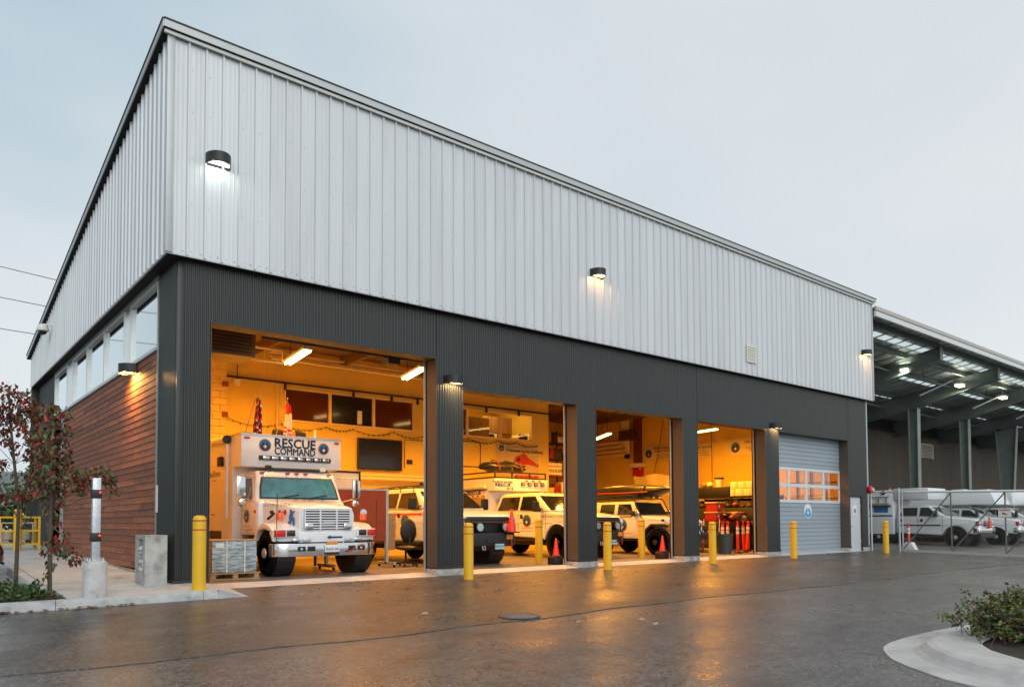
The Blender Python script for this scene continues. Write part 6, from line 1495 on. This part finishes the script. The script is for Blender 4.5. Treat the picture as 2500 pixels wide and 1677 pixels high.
# island shrub
t = thing('island_shrub', 'sprawling small-leaved shrub on the traffic island at lower right', 'shrub', (6.3, -11.15, -.14))
IM = [mat('shrub_dark', (.025, .04, .012), .5), mat('shrub_green', (.075, .12, .025), .5), mat('shrub_yellow', (.22, .23, .04), .5), mat('shrub_red', (.22, .04, .02), .5), mat('shrub_bronze', (.14, .075, .035), .5)]
g = G(); st = G()
random.seed(21)
for i in range(330):
    a = random.uniform(0, 6.28); rr = random.uniform(.1, 1.0) ** .6; bx_, by_ = 6.32 + random.gauss(0, .44), -11.24 + random.gauss(0, .27)
    ln = random.uniform(.25, .62); tip = Vector((bx_ + math.cos(a) * ln * .75, by_ + math.sin(a) * ln * .6, -.12 + random.uniform(.06, .50)))
    bs = Vector((bx_, by_, -.14)); md = (bs + tip) / 2 + Vector((0, 0, .10))
    st.tube([bs, md, tip], [.006, .004, .002], 4)
    for q in range(9):
        f_ = .25 + .75 * q / 8; p = bs * (1 - f_) ** 2 + md * 2 * f_ * (1 - f_) + tip * f_ ** 2
        leaves(g, p, .05, 5, .046, (2.4, 4, 2.4, .4, 1.4), -.1)
for tip, bs in (((5.10, -10.62, .17), (6.0, -11.0, -.05)), ((5.72, -10.80, .27), (6.1, -11.0, -.05)), ((5.40, -10.75, .12), (6.0, -11.0, -.05)), ((6.0, -10.9, .24), (6.3, -11.1, -.05)), ((5.55, -10.8, .02), (6.1, -11.1, -.1)), ((5.75, -11.1, -.05), (6.2, -11.2, -.1))):
    tip, bs = Vector(tip), Vector(bs); md = (tip + bs) / 2 + Vector((0, 0, .05)); st.tube([bs, md, tip], [.007, .005, .002], 4)
    for q in range(14):
        f_ = .2 + .8 * q / 13; p = bs * (1 - f_) ** 2 + md * 2 * f_ * (1 - f_) + tip * f_ ** 2
        leaves(g, p, .04, 5, .045, (3, 4, 1.6, .3, 1), -.1)
g.build('crown', IM, t); st.build('stem', M_BARK, t, kind='stuff')
# fallen leaves
random.seed(5)
g = G(); FM = [mat('fallen_red', (.25, .06, .03), .7), mat('fallen_brown', (.2, .11, .06), .7), mat('fallen_pale', (.5, .33, .22), .7)]
for _ in range(150):
    x, y = random.uniform(1.5, 25), -abs(random.gauss(0, 1.6)) - .15
    z = S * y + .020; a = random.uniform(0, 6.28); s_ = random.uniform(.025, .06)
    P = [(x + s_ * math.cos(a + q) * w2, y + s_ * math.sin(a + q) * w2, z + random.uniform(0, .022)) for q, w2 in ((0, 1.2), (1.6, .6), (3.14, 1.1), (4.7, .6))]
    g.add(P, [(0, 1, 2), (0, 2, 3)], random.choice((0, 1, 1, 2)))
for _ in range(60):
    x = random.uniform(-3.4, -1.0); y = -1.56 - .03 * (-2 - x) * .3 - abs(random.gauss(0, .06)); z = S * y + .024; a = random.uniform(0, 6.28); s_ = random.uniform(.03, .06)
    P = [(x + s_ * math.cos(a + q) * w2, y + s_ * math.sin(a + q) * w2, z + random.uniform(0, .025)) for q, w2 in ((0, 1.2), (1.6, .6), (3.14, 1.1), (4.7, .6))]
    g.add(P, [(0, 1, 2), (0, 2, 3)], random.choice((0, 0, 1, 2)))
for x, y in ((3.2, -6.9), (3.9, -7.6), (4.1, -7.2), (4.9, -10.9), (2.0, -5.0), (6.5, -6.4)):
    P = [(x + .07 * math.cos(q) * w2, y + .07 * math.sin(q) * w2, S * y + .03 + random.uniform(0, .03)) for q, w2 in ((.3, 1.2), (1.9, .5), (3.4, 1.1), (5, .5))]
    g.add(P, [(0, 1, 2), (0, 2, 3)], 2)
o_ = g.build('fallen_leaves', FM, kind='stuff'); tag(o_, 'scattered small fallen leaves on the asphalt before the doors', 'leaves')

# ================================================================ far left background
def bush(label, c, r, cnt, wts, seed, nm='hedge_bush'):
    random.seed(seed); t = thing(nm, label, 'bush', (c[0], c[1], S * 16))
    g = G(); leaves(g, c, r, cnt, r * .16, wts, .2, (1, .8, .9)); g.build('crown', gm, t); G().tube([(c[0], c[1], .3), (c[0], c[1], c[2])], .06, 6).build('stem', M_BARK, t)
bush('large dark hedge bush behind the meter cage at the left edge', (-2.2, 22, 1.9), 1.7, 900, (5, 3, .6, .1), 1)
bush('smaller green bush behind the yellow bollard at the far left', (.2, 24, 1.6), 1.3, 700, (4, 4, 1, .1), 2)
bush('pale leafy bush showing between the young trees', (.9, 27, 2.6), 1.4, 500, (1, 3, 4, .1), 3)
t = thing('distant_house', 'low distant house with a grey roof at the far left', 'house', (-4, 52, .4))
G().box(-12, 6, 50, 58, .3, 3.2).build('wall', M_OFFW, t); G().prism([(49.4, 3.1), (54, 5.2), (58.6, 3.1)], 'x', -12.5, 6.5).build('roof', mat('roof_grey', (.16, .18, .19), .8), t)
for x in (-9, -5.5, -2, 1.5): w_ = G().box(x, x + 1.3, 49.93, 49.99, 1.3, 2.5).build('window', M_VGL, t); G().box(x - .08, x + 1.38, 49.9, 49.93, 1.2, 1.3).build('sill', M_OFFW, w_)
bush('tall distant dark tree left of the station', (-3.5, 44, 3.4), 2.8, 700, (5, 3, .4, .1), 4, 'distant_tree')
# power lines beyond the building
for i, (za, zb, dr) in enumerate(((15.29, 15.0, 0), (13.60, 13.40, 0), (11.88, 11.76, 0))):
    ln = Vector((2.65, 0, (zb - za) * .73)); a_ = Vector((.34, 35, za))
    P = [a_ + ln * q for q in (-16, -8, -4, 0, 1.5, 6, 12)]
    tag(G().tube(P, .022, 4).build('power_line', M_DKSTEEL), ('highest', 'middle', 'lowest')[i] + ' of three thin power lines crossing the sky at left', 'power line', 'power lines at left')
